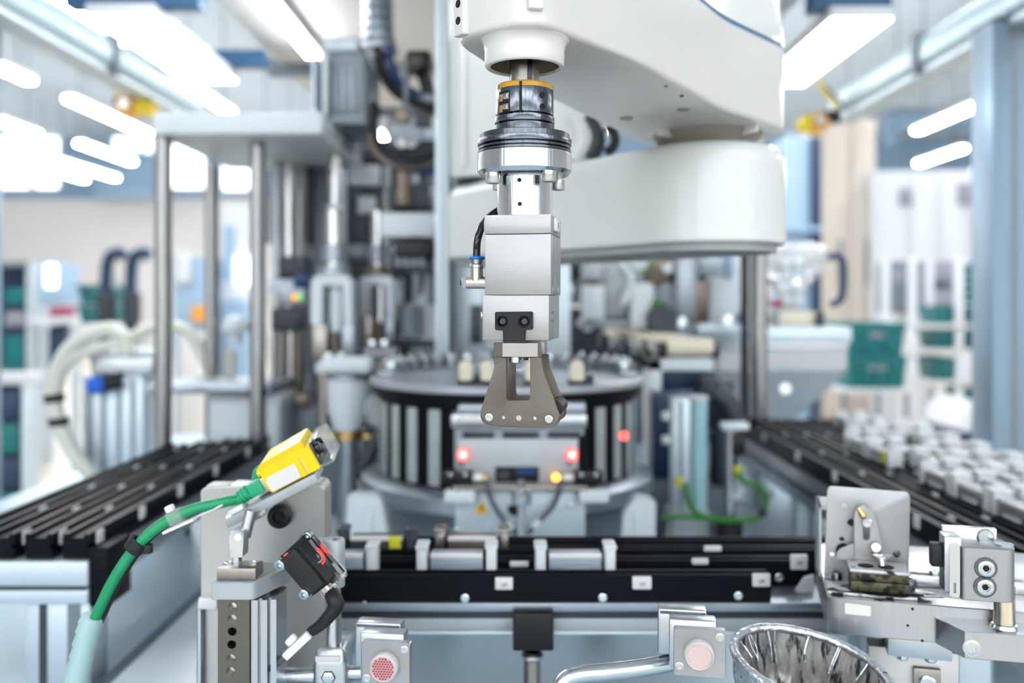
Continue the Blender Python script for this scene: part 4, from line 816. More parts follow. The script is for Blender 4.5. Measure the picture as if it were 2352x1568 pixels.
for k in range(22):                                      # part nests round the back of the turntable top
    a = math.radians(-8+k*(196/21)); r = TR-.026; cx_, cy_ = TX+r*math.cos(a), TY+r*math.sin(a); zt2 = ZC-.121
    if k == 0:
        n0 = Thing('part_nest', 'small steel part nest at the right end of the turntable rim row', 'part nest', 'small steel nests round the turntable top'); M = T3(cx_, cy_, zt2)
        n0.p('base', MB(M).box(-.012, .012, -.012, .012, 0, .008, .001), 'machine_steel'); n0.p('jaw', MB(M).box(-.011, -.004, -.009, .009, .008, .022, .001), 'zinc'); n0.p('jaw', MB(M).box(.004, .011, -.009, .009, .008, .022, .001), 'machine_brown'); n0.p('part', MB(M).cyl((0, 0, .008), (0, 0, .028), .0045, seg=14, c=.001), 'zinc'); n0.done(); c00 = (cx_, cy_)
    else: dup(n0, (cx_-c00[0], cy_-c00[1], 0), 'small steel part nest, %s round the turntable rim from the right end' % (ORD+['thirteenth', 'fourteenth', 'fifteenth', 'sixteenth', 'seventeenth', 'eighteenth', 'nineteenth', 'twentieth', 'twenty-first', 'twenty-second'])[k], rz=a)
t = Thing('index_hub', 'low steel hub in the middle of the turntable top', 'hub'); M = T3(TX, TY, ZC-.121)
t.p('hub', MB(M).lathe([(0, .03), (.05, .03), (.055, .026), (.06, .008), (.075, 0), (0, 0)], seg=40), 'machine_steel'); t.p('cap', MB(M).cyl((0, 0, .03), (0, 0, .04), .03, seg=28, c=.003), 'mid_grey')
for k in range(8): a = 2*PI*k/8; t.p('bolt', MB(M).screw((.043*math.cos(a), .043*math.sin(a), .03), (0, 0, 1), .005, .005), 'zinc')
t.done()
t = Thing('air_cylinder', 'upright pale cyan air cylinder with a grey profile body', 'air cylinder'); Y = 1.55
CY(t, 'cyan_tube', (1604, 918, 1172, Y, 21), 'cyan_tube', .004); BX(t, 'profile', (1546, 1586, 915, 1185, Y-.01, .04), 'profile_alu'); BX(t, 'profile_groove', (1560, 1568, 920, 1180, Y-.012, .004), 'mid_grey', 0)
CY(t, 'cap', (1604, 908, 920, Y, 23), 'machine_white', .003); BX(t, 'foot', (1540, 1630, 1172, int(zdeck(Y)), Y-.015, .06), 'cast_grey'); BX(t, 'yellow_tag', (1552, 1568, 1095, 1118, Y-.013, .004), 'yellow_tag', .001)
for y in (955, 1010): t.p('port', MB().cyl(P(1540, y, Y), P(1520, y, Y), 11*S(Y), seg=16, c=.002), 'machine_white')
t.done()
t = Thing('motor_unit', 'dark motor unit behind the cyan cylinder', 'motor'); Y = 1.66
BX(t, 'body', (1500, 1556, 905, 1100, Y, .08), 'navy', .008); BX(t, 'side_box', (1615, 1690, 870, 990, Y+.05, .08), 'dark_grey', .01); CY(t, 'dark_drum', (1660, 985, 1110, Y, 30), 'dark_grey', .006); BX(t, 'foot', (1495, 1690, 1100, int(zdeck(Y)), Y, .09), 'mid_grey'); t.p('elbow', MB().tube([P(1640, 900, Y), P(1675, 930, Y), P(1690, 980, Y)], .02, 14), 'dark_grey'); t.done()
t = Thing('sensor_pole', 'thin steel pole with a black sensor and white plate beside the right conveyor', 'sensor pole'); Y = 1.52
CY(t, 'pole', (1676, 985, int(zdeck(Y)), Y, 10), 'steel'); BX(t, 'plate', (1660, 1722, 972, 988, Y-.01, .03), 'machine_white', .002); BX(t, 'sensor', (1682, 1712, 1000, 1046, Y-.005, .03), 'black_plastic', .003); t.p('plug', MB().tube([P(1712, 1110, Y), P(1700, 1130, Y), P(1690, 1146, Y)], .006, 10), 'machine_white'); CY(t, 'base', (1676, 1195, int(zdeck(Y)), Y, 30), 'black_rubber', .004); BX(t, 'green_plug', (1688, 1704, 1070, 1098, Y-.004, .01), 'yellow_tag', .002); t.done()
t = Thing('green_wire', 'bright green wire looping over the table beside the pole', 'wire'); Y = 1.50
t.p('wire', MB().tube([P(1575, 1110, Y), P(1580, 1150, Y), P(1605, 1180, Y), P(1660, 1192, Y), P(1715, 1194, Y), P(1750, 1180, Y), P(1758, 1145, Y), P(1740, 1115, Y), P(1708, 1105, Y), P(1695, 1085, Y)], .0045, 10), 'green_wire')
t.p('wire', MB().tube([P(1520, 1190, Y), P(1570, 1186, Y), P(1630, 1192, Y), P(1676, 1196, Y)], .0045, 10), 'green_wire'); t.p('black_joint', MB().tube([P(1748, 1184, Y), P(1754, 1172, Y)], .007, 10, smooth=False), 'black_rubber'); t.done()
# ================================================================== robot arm
AX, AY = .006, .63
rb = Thing('robot_arm', 'large off-white robot arm reaching in from the upper right', 'robot arm')
link2 = [(-.041, .640), (-.032, .617), (-.0158, .603), (.0042, .5905), (.0205, .594), (.0972, .692), (.192, .850)]
ex, ey, er = .206, .985, .079
a0, a1 = -.62, 2.55
link2 += [(ex+er*math.cos(a0+(a1-a0)*k/14), ey+er*math.sin(a0+(a1-a0)*k/14)) for k in range(15)]
link2 += [(.0415, .835), (-.023, .695)]
link2 = rounded(link2, [.012, .006, .006, .010, .012, .03, .03]+[.01]*15+[.05, .03], 4)
zu = ZC+.178
def fillet(z0, r, n=5): return [(z0+r*(1-math.cos(PI/2*k/n)), r*(1-math.sin(PI/2*k/n))) for k in range(n+1)]
rb.p('forearm_casing', MB().loft(link2, fillet(zu, .0045)+[(ZC+.260, -.001)], cap1=True), 'robot_paint', smooth=30)
rb.p('seal_strip', MB().loft(link2, [(ZC+.2595, .0005), (ZC+.2655, .0005)]), 'seal_blue', label='blue rubber seal line')
rb.p('forearm_cover', MB().loft(link2, [(ZC+.265, -.0005), (ZC+.325, .004)]+[(z, i+.004) for z, i in reversed([(ZC+.337-(zz-0), ii) for zz, ii in fillet(0, .012)])][::1]), 'robot_cover', smooth=30)
MA = T3(AX, AY, ZC)
rb.p('nozzle', MB(MA).lathe([(.0237, .205), (.0237, .1605), (.0245, .1598), (.0262, .1598), (.0272, .161), (.0275, .166), (.0276, .171), (.0284, .1748), (.0298, .1772), (.0312, .1782), (.0312, .180)], seg=56), 'robot_paint', smooth=60)
rb.p('nozzle_inside', MB(MA).lathe([(.0236, .1612), (.0236, .204), (.010, .204)], seg=40), 'cavity')
k = rb.p('spline_shaft', MB(MA).lathe([(0, .14), (.0099, .14), (.0099, .21), (0, .21)], seg=32), 'steel_warm')
for a in (-70, 50, 170): rb.p('shaft_groove', MB(MA @ RZ(a)).box(.0085, .0101, -.0018, .0018, .14, .208), 'gunmetal_dark', of=k)
# screw pads on the nose
def pad(mx, my, ang, w_, z0, holes):
    M = T3(mx, my, ZC) @ RZ(ang)
    k = rb.p('screw_pad', MB(M).box(-w_/2, w_/2, -.0022, .004, z0, .262, .0015, seg=3), 'robot_cover')
    for z in holes:
        rb.p('pad_screw', MB(M).lathe([(.0027, 0), (.0027, .0003), (0, .0003)], T3(0, -.0022, z) @ RX(90), 18), 'hole_black', of=k); rb.p('pad_socket', MB(M).lathe([(.0012, 0), (.0012, .0005), (0, .0005)], T3(.0003, -.0022, z-.0004) @ RX(90), 12), 'gunmetal', of=k)
pad(-.0375, .6225, -52, .0125, .180, (.190, .2015))
pad(.0128, .5895, 12, .0105, .1875, (.1965,))
# underside details
def under(px, py, r, nm='recess', mt='cavity', h=.0012):
    c = at_z(px, py, zu); rb.p(nm, MB().cyl((c.x, c.y, zu-h), (c.x, c.y, zu+.002), r, seg=24), mt)
under(1438, 271, .0062); under(1570, 251, .0058); under(1530, 197, .0018); under(1566, 219, .0016, mt='hole_black')
rb.p('joint_neck', MB(T3(ex, ey, ZC)).lathe([(0, .158), (.052, .158), (.050, .166), (.058, .1785), (0, .1785)], seg=40), 'cavity')
for a in (215, 300):
    M = T3(ex, ey, ZC) @ RZ(a); rb.p('joint_rib', MB(M).box(.045, .074, -.0015, .0015, .170, .179, .0004), 'robot_paint')
# first link, running back to the column
c1, c2, r1, r2 = Vector((ex, ey)), Vector((-.025, 1.31)), .082, .073
d = (c2-c1); L = d.length; ba = math.atan2(d.y, d.x); be = math.acos((r1-r2)/L)
ol = [(c1.x+r1*math.cos(ba+be+(2*PI-2*be)*k/20), c1.y+r1*math.sin(ba+be+(2*PI-2*be)*k/20)) for k in range(21)]
ol += [(c2.x+r2*math.cos(ba-be+2*be*k/16), c2.y+r2*math.sin(ba-be+2*be*k/16)) for k in range(17)]
rings = [(ZC+.050, .012), (ZC+.0505, .010), (ZC+.058, .0085), (ZC+.0585, .002), (ZC+.061, 0)]+[(ZC+.140, 0)]+[(ZC+.140+.021*math.sin(PI/2*k/6), .016*(1-math.cos(PI/2*k/6))) for k in range(1, 7)]
rb.p('upper_arm_casing', MB().loft(ol, rings[3:]), 'robot_cover', smooth=30)
rb.p('upper_arm_sole', MB().loft(ol, rings[:4]), 'cast_grey')
# column behind it
ol = rounded(rect(wx(1036, 1.3), wx(1330, 1.3), 1.245, 1.45), .03, 5)
rb.p('column', MB().loft(ol, [(ZC+.170, .004), (ZC+.176, 0), (ZC+.715, 0)]), 'robot_cover'); rb.p('column_joint', MB(T3(c2.x, c2.y, ZC)).lathe([(.06, .155), (.06, .172)], seg=40), 'dark_grey')
rb.p('column_flute', MB().box(wx(1056, 1.24), wx(1072, 1.24), 1.238, 1.25, ZC+.18, ZC+.7, .004), 'robot_cover')
for k, pts in enumerate(([(1318, 262), (1335, 285), (1342, 320), (1330, 350), (1318, 372)], [(1340, 275), (1365, 300), (1368, 330), (1352, 365)], [(1395, 290), (1412, 310), (1410, 335), (1392, 352)])):
    rb.p('conduit', MB().tube([P(x, y, 1.16) for x, y in pts], (.013, .012, .006)[k], 12), ('robot_cover', 'dark_grey', 'black_rubber')[k])
rb.done()
# ================================================================== gripper
GM = T3(.0055, .628, ZC) @ RZ(-10)
def gp(px, py, ly): x, z = on_plane(GM, px, py, ly); return (x, z)
g = Thing('gripper', 'silver pneumatic gripper with two steel fingers on the robot shaft', 'gripper')
g.p('clamp_collar', MB(MA).lathe([(.0101, .144), (.0196, .144), (.0199, .1436), (.0199, .1268), (.0168, .1266), (.0168, .1256), (.0204, .1254), (.0206, .1246), (.0206, .1212), (.0172, .121), (.0172, .1200), (.0205, .1198), (.0206, .119), (.0206, .1138), (.0101, .1138)], seg=56), 'gunmetal')
g.p('grease_ring', MB(MA).lathe([(.0101, .1478), (.0185, .1478), (.0197, .1468), (.0198, .1438), (.0101, .1438)], seg=56), 'grease', label='orange-brown smear of grease')
# slit, screw pocket, side holes of the collar (angles seen from the camera)
def col_at(px, py, r=.0199):                             # angle on the collar seen at a pixel
    X = wx(px, AY-.018)-AX; return math.degrees(math.asin(max(-1, min(1, X/r))))-90
g.p('collar_slit', MB(MA @ RZ(col_at(1196, 0))).box(.012, .02015, -.0009, .0009, .1245, .1465), 'hole_black')
g.p('collar_slit', MB(MA @ RZ(col_at(1192, 0))).box(.012, .02015, -.0028, .0028, .1264, .1272), 'hole_black')
for y in (217, 244): 
    a = col_at(1246, 0); z = (690-y)/2100*.613
    g.p('collar_hole', MB(MA @ RZ(a) @ T3(.0196, 0, z) @ RY(90)).cyl((0, 0, 0), (0, 0, .0006), .0021, seg=14), 'hole_black')
a = col_at(1157, 0); g.p('screw_pocket', MB(MA @ RZ(a)).box(.0185, .02005, -.0048, .0050, .1262, .1412, .0004), 'hole_black')
for z in (.1372, .1300): g.p('clamp_screw', MB(MA @ RZ(a)).cyl((.0192, .0005, z), (.0192, .0048, z), .0027, seg=16, c=.0004), 'nickel'); g.p('pocket_wall', MB(MA @ RZ(a)).box(.0187, .0202, -.0042, -.001, z-.003, z+.002, .0003), 'brass')
g.p('black_flange', MB(MA).lathe([(.012, .1138), (.0305, .1138), (.0309, .1134), (.0309, .1103), (.0322, .1100), (.0324, .1096), (.0324, .1062), (.0280, .1060), (.0280, .1050), (.0318, .1048), (.0318, .1035), (.0285, .1033), (.0285, .1024), (.0322, .1022), (.0322, .1010), (.012, .1010)], seg=72), 'gunmetal')
g.p('mount_disc', MB(MA).lathe([(.010, .1008), (.0320, .1008), (.0324, .1004), (.0324, .0885), (.0302, .0858), (.010, .0858)], seg=72), 'alu_turned')
g.p('neck', MB(MA).lathe([(.0190, .088), (.0190, .0560), (.0, .0560)], seg=56), 'alu_turned')
g.p('neck_fillet', MB(MA).lathe([(.0190, .0840), (.0196, .0852), (.021, .0860)], seg=48), 'alu_turned')
for px, py in ((1193, 413), (1194, 468)):
    ang = col_at(px, 0, .019); z = (690-py)/2100*.611
    g.p('hole_chamfer', MB(MA @ RZ(ang) @ T3(.0188, 0, z) @ RY(90)).lathe([(.0021, 0), (.0021, .0003), (0, .0003)], seg=18), 'zinc'); g.p('neck_hole', MB(MA @ RZ(ang) @ T3(.0188, 0, z) @ RY(90)).lathe([(.0014, 0), (.0014, .0005), (0, .0005)], seg=16), 'hole_black')
for px, yy, dz in ((1133, .615, 0), (1260, .606, 0), (1281, .652, 0), (1148, .652, 0)):
    X = wx(px, yy); g.p('flange_screw', MB().screw((X, yy, ZC+.0858), (0, 0, -1), .0052, .0072, 24), 'zinc')
# body blocks
h = .0222
def gb(nm, x0, x1, y0, y1, z0, z1, mt='alu_box', b=.0006, of=None, label=None): return g.p(nm, MB(GM).box(x0, x1, y0, y1, z0, z1, b), mt, of=of, label=label)
top = gb('top_block', -h-.0003, h, -.025, .025, .0440, .0568)
bod = gb('body_block', -h, h, -.025, .025, .0036, .0438)
low = gb('lower_block', -h-.0010, h-.0010, -.0275, .025, -.0263, .0034)
gb('side_groove', h-.0004, h+.0001, -.0120, -.0108, .004, .0436, 'gunmetal', 0, of=bod); gb('side_groove', h-.0004, h+.0001, .004, .0052, .004, .0436, 'mid_grey', 0, of=bod)
gb('side_plug', h-.0005, h+.0022, -.014, .006, .0462, .0555, 'white_plastic', .0012, of=top); gb('plug_mark', h+.0020, h+.0023, -.006, -.001, .049, .053, 'gunmetal', 0, of=top)
gb('side_plug', -h-.0022, -h, -.018, -.002, .0465, .0545, 'white_plastic', .0012, of=top)
for y, z, r, of in ((-.012, -.008, .0012, low), (-.006, -.008, .0012, low), (-.012, -.0135, .0012, low), (-.006, -.0135, .0012, low), (-.018, .0075, .0016, bod), (.012, .0075, .0016, bod)):
    g.p('pin_hole', MB(GM).cyl((h-.0015, y, z), (h-.00005+(.0002 if of == bod else -.0008), y, z), r, seg=12), 'zinc' if of == bod else 'gunmetal', of=of)
g.p('side_screw', MB(GM).screw((-h-.0010, -.018, -.010), (-1, 0, 0), .0027, .0028), 'zinc', of=low)
# black T plate
lyf = -.0310
T_ = [gp(1137, 716, lyf), gp(1223, 715, lyf), gp(1223, 757, lyf), gp(1205, 757, lyf), gp(1205, 790, lyf), gp(1156, 790, lyf), gp(1156, 758, lyf), gp(1137, 758, lyf)]
hl = [gp(1153, 738, lyf), gp(1203, 738, lyf)]
k = g.p('t_plate', MB(GM).prism(rounded(T_, [.0011, .0011, .0011, .0005, .0004, .0004, .0005, .0011], 3), lyf, -.0275, holes=[circle(*hl[0], .0033), circle(*hl[1], .0033)], b=.0003), 'black_plastic')
for x, z in hl:
    g.p('hole_rim', MB(GM).lathe([(.0032, 0), (.0039, 0), (.0039, .0003), (.0032, .0003)], T3(x, lyf, z) @ RX(90), 28), 'black_anodised', of=k); g.p('hole_floor', MB(GM).lathe([(0, 0), (.0034, 0)], T3(x, -.0277, z) @ RX(90), 20), 'hole_black', of=k)
    g.p('hole_hex', MB(GM).cyl((x, -.0277, z), (x, -.0285, z), .0022, seg=6), 'gunmetal_dark', of=k)
# faceted jaw bracket
xs = [gp(p, 803, -.034)[0] for p in (1131, 1155, 1200, 1234, 1240)]
zt, zb = gp(1180, 787, -.0345)[1], gp(1180, 820, -.0345)[1]
ol = [(xs[0], -.027), (xs[0]+.0003, -.0318), (xs[1], -.0352), (xs[2], -.0352), (xs[3], -.0322), (xs[4], -.0290), (xs[4], -.0270)]
g.p('jaw_bracket', MB(GM).prism(ol, zb, zt, plan=True, b=.0003), 'finger_edge', smooth=20)
# fingers
out = [(1131, 817), (1136, 829), (1136, 844), (1102, 950), (1108, 972), (1140, 979), (1266, 983), (1282, 974), (1287, 957), (1246, 853), (1242, 820)]
win = [(1162, 821), (1163, 920), (1218, 920), (1218, 821)]
def finger(dy, nm):
    o = [gp(x, y, -.0335) for x, y in out]; o = rounded(o, [.0005, .002, .006, .004, .006, .003, .004, .004, .005, .008, .001], 5)
    wn = rounded([gp(x, y, -.0335) for x, y in win], [.0004, .002, .002, .0004], 4)
    hs = [circle(*gp(x, y, -.0335), r, 16) for x, y, r in ((1156, 959, .0016), (1228, 961, .0016))]
    return g.p(nm, MB(GM).prism(o, -.0335+dy, -.0295+dy, holes=[wn, *hs], b=.0003), 'finger_steel')
f1 = finger(0, 'finger'); f2 = finger(.0335, 'finger')
for x, y, r in ((1123.5, 958, .0031), (1261, 962, .0031)):
    c = gp(x, y, -.0335); g.p('finger_screw', MB(GM).screw((c[0], -.0333, c[1]), (0, -1, 0), r*.85, .0009), 'zinc', of=f1); g.p('screw_washer', MB(GM).lathe([(r*.8, 0), (r*1.08, 0), (r*1.08, .0003), (r*.8, .0003)], T3(c[0], -.0335, c[1]) @ RX(90), 24), 'gunmetal', of=f1)
c = gp(1191.6, 959.5, -.0335); g.p('finger_pin', MB(GM).cyl((c[0], -.0336, c[1]), (c[0], -.032, c[1]), .0018, seg=16), 'nickel', of=f1)
for x in (1156, 1228):
    c = gp(x, 960, -.0335); g.p('finger_pin', MB(GM).cyl((c[0], -.0325, c[1]), (c[0], -.031, c[1]), .0015, seg=14), 'steel', of=f1)
g.p('jaw_screw', MB(GM).screw((gp(1183, 0, -.031)[0], -.030, zb), (0, 0, -1), .0040, .0042), 'zinc'); g.p('jaw_screw', MB(GM).screw((gp(1200, 0, -.031)[0]+.002, -.0285, zb), (0, 0, -1), .0015, .0022), 'dark_grey')
c = gp(1272, 940, -.0335); g.p('spacer_bush', MB(GM).cyl((c[0], -.0295, c[1]), (c[0], -.0005, c[1]), .0052, seg=20, c=.001), 'black_rubber'); c = gp(1124, 952, -.0335); g.p('spacer_bush', MB(GM).cyl((c[0], -.0295, c[1]), (c[0], -.0005, c[1]), .0040, seg=20, c=.001), 'black_rubber')
g.p('rear_jaw', MB(GM).box(xs[0], xs[3], -.002, .012, zb, zt+.003, .0006), 'finger_edge')
# push-in air fitting with its tube
fy = -.006
def fp(px, py): x, z = on_plane(GM, px, py, fy); return Vector((x, fy, z))
k = g.p('air_fitting', MB(GM).cyl(fp(1095, 648)+Vector((0, 0, -.0012)), fp(1095, 609), .0044, seg=24, c=.0006).cyl(fp(1118, 649), fp(1072, 649), .0042, seg=24, c=.0004), 'nickel')
g.p('fitting_nut', MB(GM).hexa(fp(1072, 649), (-1, 0, 0), .0042, .0030), 'zinc', of=k); g.p('fitting_stem', MB(GM).cyl(fp(1063, 649), fp(1058, 649), .0020, seg=14), 'dark_grey', of=k)
g.p('fitting_sleeve', MB(GM).cyl(fp(1095, 609), fp(1095, 596), .0040, seg=24), 'steel_warm', of=k); g.p('fitting_sleeve', MB(GM).cyl(fp(1095, 616), fp(1095, 606), .0050, seg=24, c=.0006), 'zinc', of=k)
g.p('release_ring', MB(GM).cyl(fp(1095, 596), fp(1095, 588.5), .0056, seg=24, c=.0008), 'blue_ring', of=k, label='blue release ring')
g.p('air_tube', MB(GM).tube([fp(1095, 600), fp(1095, 575), fp(1098, 545), fp(1108, 510)+Vector((0, .006, 0)), fp(1128, 482)+Vector((0, .016, 0)), fp(1152, 462)+Vector((.002, .028, 0)), fp(1172, 448)+Vector((.002, .034, 0))], .0026, 12), 'tube_black')
g.done()
# ================================================================== front left: scanner and its carrier
Yp = .752
t = Thing('carrier_plate', 'tall brushed aluminium plate with one big black screw', 'plate')
ol = rounded([(wx(462, Yp), wz(1620, Yp)), (wx(746, Yp), wz(1620, Yp)), (wx(746, Yp), wz(1122, Yp)), (wx(735, Yp), wz(1108, Yp)), (wx(462, Yp), wz(1122, Yp))], [.001, .001, .004, .004, .003], 4)
t.p('plate', MB().prism(ol, Yp, Yp+.026, b=.0008), 'alu_plate')
k = t.p('screw_head', MB().screw(P(645, 1183, Yp), (0, -1, 0), 27*Yp/F, .007, 32), 'black_plastic', label='large black screw head')
t.p('screw_socket', MB().cyl(P(645, 1183, Yp-.0032), P(645, 1183, Yp-.004), 13*Yp/F, seg=6), 'hole_black', of=k)
zt = wz(1122, Yp)
t.p('top_sticker', MB().pbox(468, 520, 1127, 1147, Yp-.0006, .0006), 'label_white'); t.p('top_sticker', MB().box(wx(470, Yp), wx(520, Yp), Yp+.004, Yp+.022, zt, zt+.002, .0006), 'label_white'); t.p('top_bar', MB().box(wx(525, Yp), wx(590, Yp), Yp+.004, Yp+.024, zt-.001, zt+.003, .0008), 'alu')
t.p('edge_clip', MB().pbox(452, 500, 1372, 1402, Yp-.006, .012, .003), 'white_plastic'); t.p('side_rod', MB().pcyl(460, 1395, 1640, Yp-.004, 8, .001), 'zinc')
t.p('base', MB().box(wx(455, Yp), wx(750, Yp), Yp-.03, Yp+.06, ZD, wz(1620, Yp), .002), 'cast_grey'); t.done()
SM = T3(*P(668.5, 1076, .700)) @ RY(-27.5) @ RX(9)
t = Thing('code_reader', 'yellow code reader with a blank white label and clear front cover', 'scanner')
zz = .0103
ol = rounded([(-.0225, -zz), (.0205, -zz), (.0205, zz), (-.0225, zz)], [.003, .0012, .0012, .004], 4)
t.p('housing', MB(SM).prism(ol, 0, .034, b=.0012), 'yellow')
lid = rounded([(-.0240, zz-.0050), (-.0238, zz+.0006), (-.0185, zz+.0042), (.0170, zz+.0058), (.0180, zz-.0005), (.0160, zz-.0022), (-.0222, zz-.0022)], [.0006, .0040, .0040, .001, .0006, .0006, .0006], 5)
t.p('lid', MB(SM).prism(lid, -.0012, .035, b=.001), 'yellow')
t.p('label', MB(SM).prism(rounded(rect(-.0214, .0040, -.0094, .0068), .0018, 4), -.0003, .0002), 'label_white', label='blank white label')
t.p('rib', MB(SM).box(.0088, .0096, -.0006, .001, -zz+.001, zz-.001, .0002), 'warn_yellow')
t.p('seam', MB(SM).box(.0097, .0101, -.0004, .001, -zz+.001, zz-.001), 'sticker_cream')
k = t.p('front_cover', MB(SM).prism(rounded(rect(.0205, .0330, -.0105, .0130), .0025, 4), 0, .033, holes=[rounded(rect(.0207, .0318, -.0093, .0118), .002, 4)], b=.0004), 'clear_plastic', label='clear plastic cover')
t.p('cover_face', MB(SM).box(.0322, .0330, .001, .032, -.0092, .0118, .0003), 'clear_plastic', of=k)
t.p('lens_plate', MB(SM).box(.0203, .0222, .002, .032, -.0088, .0108, .0006), 'lens_dark')
for y, z in ((.008, .004), (.016, .0), (.025, .004)): t.p('lens', MB(SM).cyl((.0222, y, z), (.026, y, z), .0038, seg=20, c=.0006), 'lens_dark')
t.p('port', MB(SM).box(-.0262, -.0220, .002, .014, -.0070, .0030, .0006), 'nickel'); t.done()
t = Thing('reader_bracket', 'flat grey aluminium bar tilted under the yellow code reader', 'bracket')
t.p('bar', MB(SM).box(-.0650, .0135, -.001, .030, -.0188, -.0118, .0006), 'cast_grey')
t.p('cable_anchor', MB(SM).box(-.060, -.0475, .002, .016, -.0118, -.0070, .0012), 'white_plastic'); t.p('cable_anchor', MB(SM).box(-.063, -.058, .000, .010, -.0135, -.0095, .0012), 'white_plastic')
for x in (.004, .0075): t.p('pin', MB(SM).cyl((x, -.001, -.0150), (x, -.0016, -.0150), .0011, seg=10), 'zinc')
t.p('hinge_lug', MB(SM).box(-.050, -.038, .010, .022, -.026, -.0188, .002), 'alu'); t.done()
def LP(x, y, z): return SM @ Vector((x, y, z))
Yg = .695
t = Thing('green_cable', 'green network cable plugged into the yellow reader and curving down left', 'cable')
k = t.p('plug', MB(SM).box(-.0385, -.0262, .0015, .0125, -.0072, .0035, .0015), 'green_connector')
t.p('boot', MB(SM).tube([(-.0385, .007, -.0020), (-.0515, .007, -.0040)], lambda q: .0055-.0012*q, 14, smooth=False), 'green_connector')
for j in range(4): t.p('boot_ring', MB(SM).tube([(-.0400-.003*j, .007, -.0022-.0005*j), (-.0412-.003*j, .007, -.0024-.0005*j)], .0062-.0003*j, 16, smooth=False), 'green_connector', of=k)
pts = [LP(-.049, .007, -.0036), P(500, 1156, Yg+.004), P(440, 1170, Yg), P(385, 1195, Yg-.003), P(340, 1228, Yg-.005), P(300, 1272, Yg-.006), P(262, 1330, Yg-.006), P(232, 1390, Yg-.004), P(208, 1448, Yg), P(185, 1530, Yg), P(168, 1600, Yg)]
t.p('jacket', MB().tube(pts, .0042, 14), 'green_cable')
t.p('second_plug', MB(SM).tube([(-.0245, .022, .005), (-.030, .022, .004), (-.034, .022, -.002), (-.0345, .022, -.010)], .0052, 14), 'green_connector'); t.done()
t = Thing('black_cable', 'thin black cable running alongside the green cable', 'cable')
pts2 = [LP(-.026, .026, -.004), P(540, 1142, Yg+.02), P(470, 1160, Yg+.012), P(395, 1196, Yg+.004), P(345, 1236, Yg), P(311, 1278, Yg-.001), P(276, 1335, Yg-.001), P(246, 1396, Yg), P(222, 1452, Yg+.002), P(200, 1530, Yg+.002)]
t.p('black_cable', MB().tube(pts2, .0022, 10), 'black_rubber'); t.done()
t = Thing('spiral_sleeve', 'pale aqua spiral sleeve wrapped round the cable bundle', 'cable sleeve')
sl = smooth_path([P(214, 1414, Yg), P(202, 1452, Yg), P(188, 1510, Yg), P(176, 1560, Yg), P(166, 1610, Yg)], 6)
for i in range(0, len(sl)-3, 3):
    dr = (sl[i+3]-sl[i]); t.p('wrap', MB().tube([sl[i], sl[i]+dr*1.02], lambda q: .0080+.0012*q, 20, smooth=False), 'sleeve')
t.done()
t = Thing('velcro_strap', 'black fabric strap tied round the green cable', 'cable tie')
c = P(313, 1252, Yg-.005); dr = Vector((-.6, 0, -.75)).normalized()
t.p('band', MB(axisM(c-dr*.0045, dr)).lathe([(.0050, 0), (.0072, 0), (.0078, .003), (.0072, .009), (.0050, .009)], seg=24), 'black_rubber'); t.p('tail', MB().box(c.x+.004, c.x+.012, c.y-.003, c.y+.003, c.z-.006, c.z+.001, .001), 'black_rubber'); t.done()
t = Thing('cable_mount', 'white plastic cable mount clipped on the green cable', 'cable clip')
CM = T3(*P(404, 1186, Yg-.004)) @ RY(-24)
t.p('base', MB(CM).box(-.013, .013, -.005, .009, -.0085, -.0060, .0012), 'white_plastic'); t.p('band', MB(CM).box(-.0055, .0055, -.0055, .006, -.006, .0056, .0016), 'clear_plastic'); t.p('lock', MB(CM).box(-.004, .002, -.005, .002, .005, .010, .0012), 'white_plastic')
t.p('tail', MB(CM).box(.012, .034, .004, .008, -.0075, -.0060, .0006), 'white_plastic'); t.done()
# ---- pneumatic slide below
Ys = .672
t = Thing('pneumatic_slide', 'steel slide with a row of holes, clevis and grey cross plate', 'pneumatic slide')
r = t.p('guide_rail', MB().prism(rect(wx(500, Ys), wx(573, Ys), wz(1640, Ys), wz(1370, Ys)), Ys, Ys+.02, holes=[circle(wx(534.5-(y-1393)*.028, Ys), wz(y, Ys), 11*Ys/F, 18) for y in (1393, 1421, 1450, 1480, 1512, 1541)], b=.0004), 'finger_steel')
for j, y in enumerate((1393, 1421, 1512, 1541, 1450, 1480)):
    t.p('hole_plug', MB().cyl((wx(534.5-(y-1393)*.028, Ys), Ys+.004+(.006 if j > 3 else 0), wz(y, Ys)), (wx(534.5-(y-1393)*.028, Ys), Ys+.012, wz(y, Ys)), 11.2*Ys/F, seg=18), 'steel' if j < 2 else 'nickel' if j < 4 else 'hole_black', of=r)
cp = rounded([(wx(492, Ys), Ys-.006), (wx(588, Ys), Ys-.006), (wx(634, Ys), Ys+.034), (wx(634, Ys), Ys+.046), (wx(500, Ys), Ys+.046)], [.001, .004, .003, .003, .002], 4)
t.p('cross_plate', MB().prism(cp, wz(1372, Ys), wz(1332, Ys), plan=True, b=.0006), 'cast_grey')
b_ = t.p('steel_block', MB().box(wx(498, Ys), wx(588, Ys), Ys-.001, Ys+.020, wz(1332, Ys), wz(1304, Ys), .0008), 'steel_warm')
for x in (515, 572): t.p('block_screw', MB().screw((wx(x, Ys), Ys+.012, wz(1304, Ys)), (0, 0, 1), .0042, .0012), 'zinc', of=b_)
Yv = Ys+.010; rod = t.p('rod_nut', MB().cyl((wx(545, Yv), Yv, wz(1305, Yv)), (wx(545, Yv), Yv, wz(1275, Yv)), 11*Yv/F, seg=6), 'zinc')
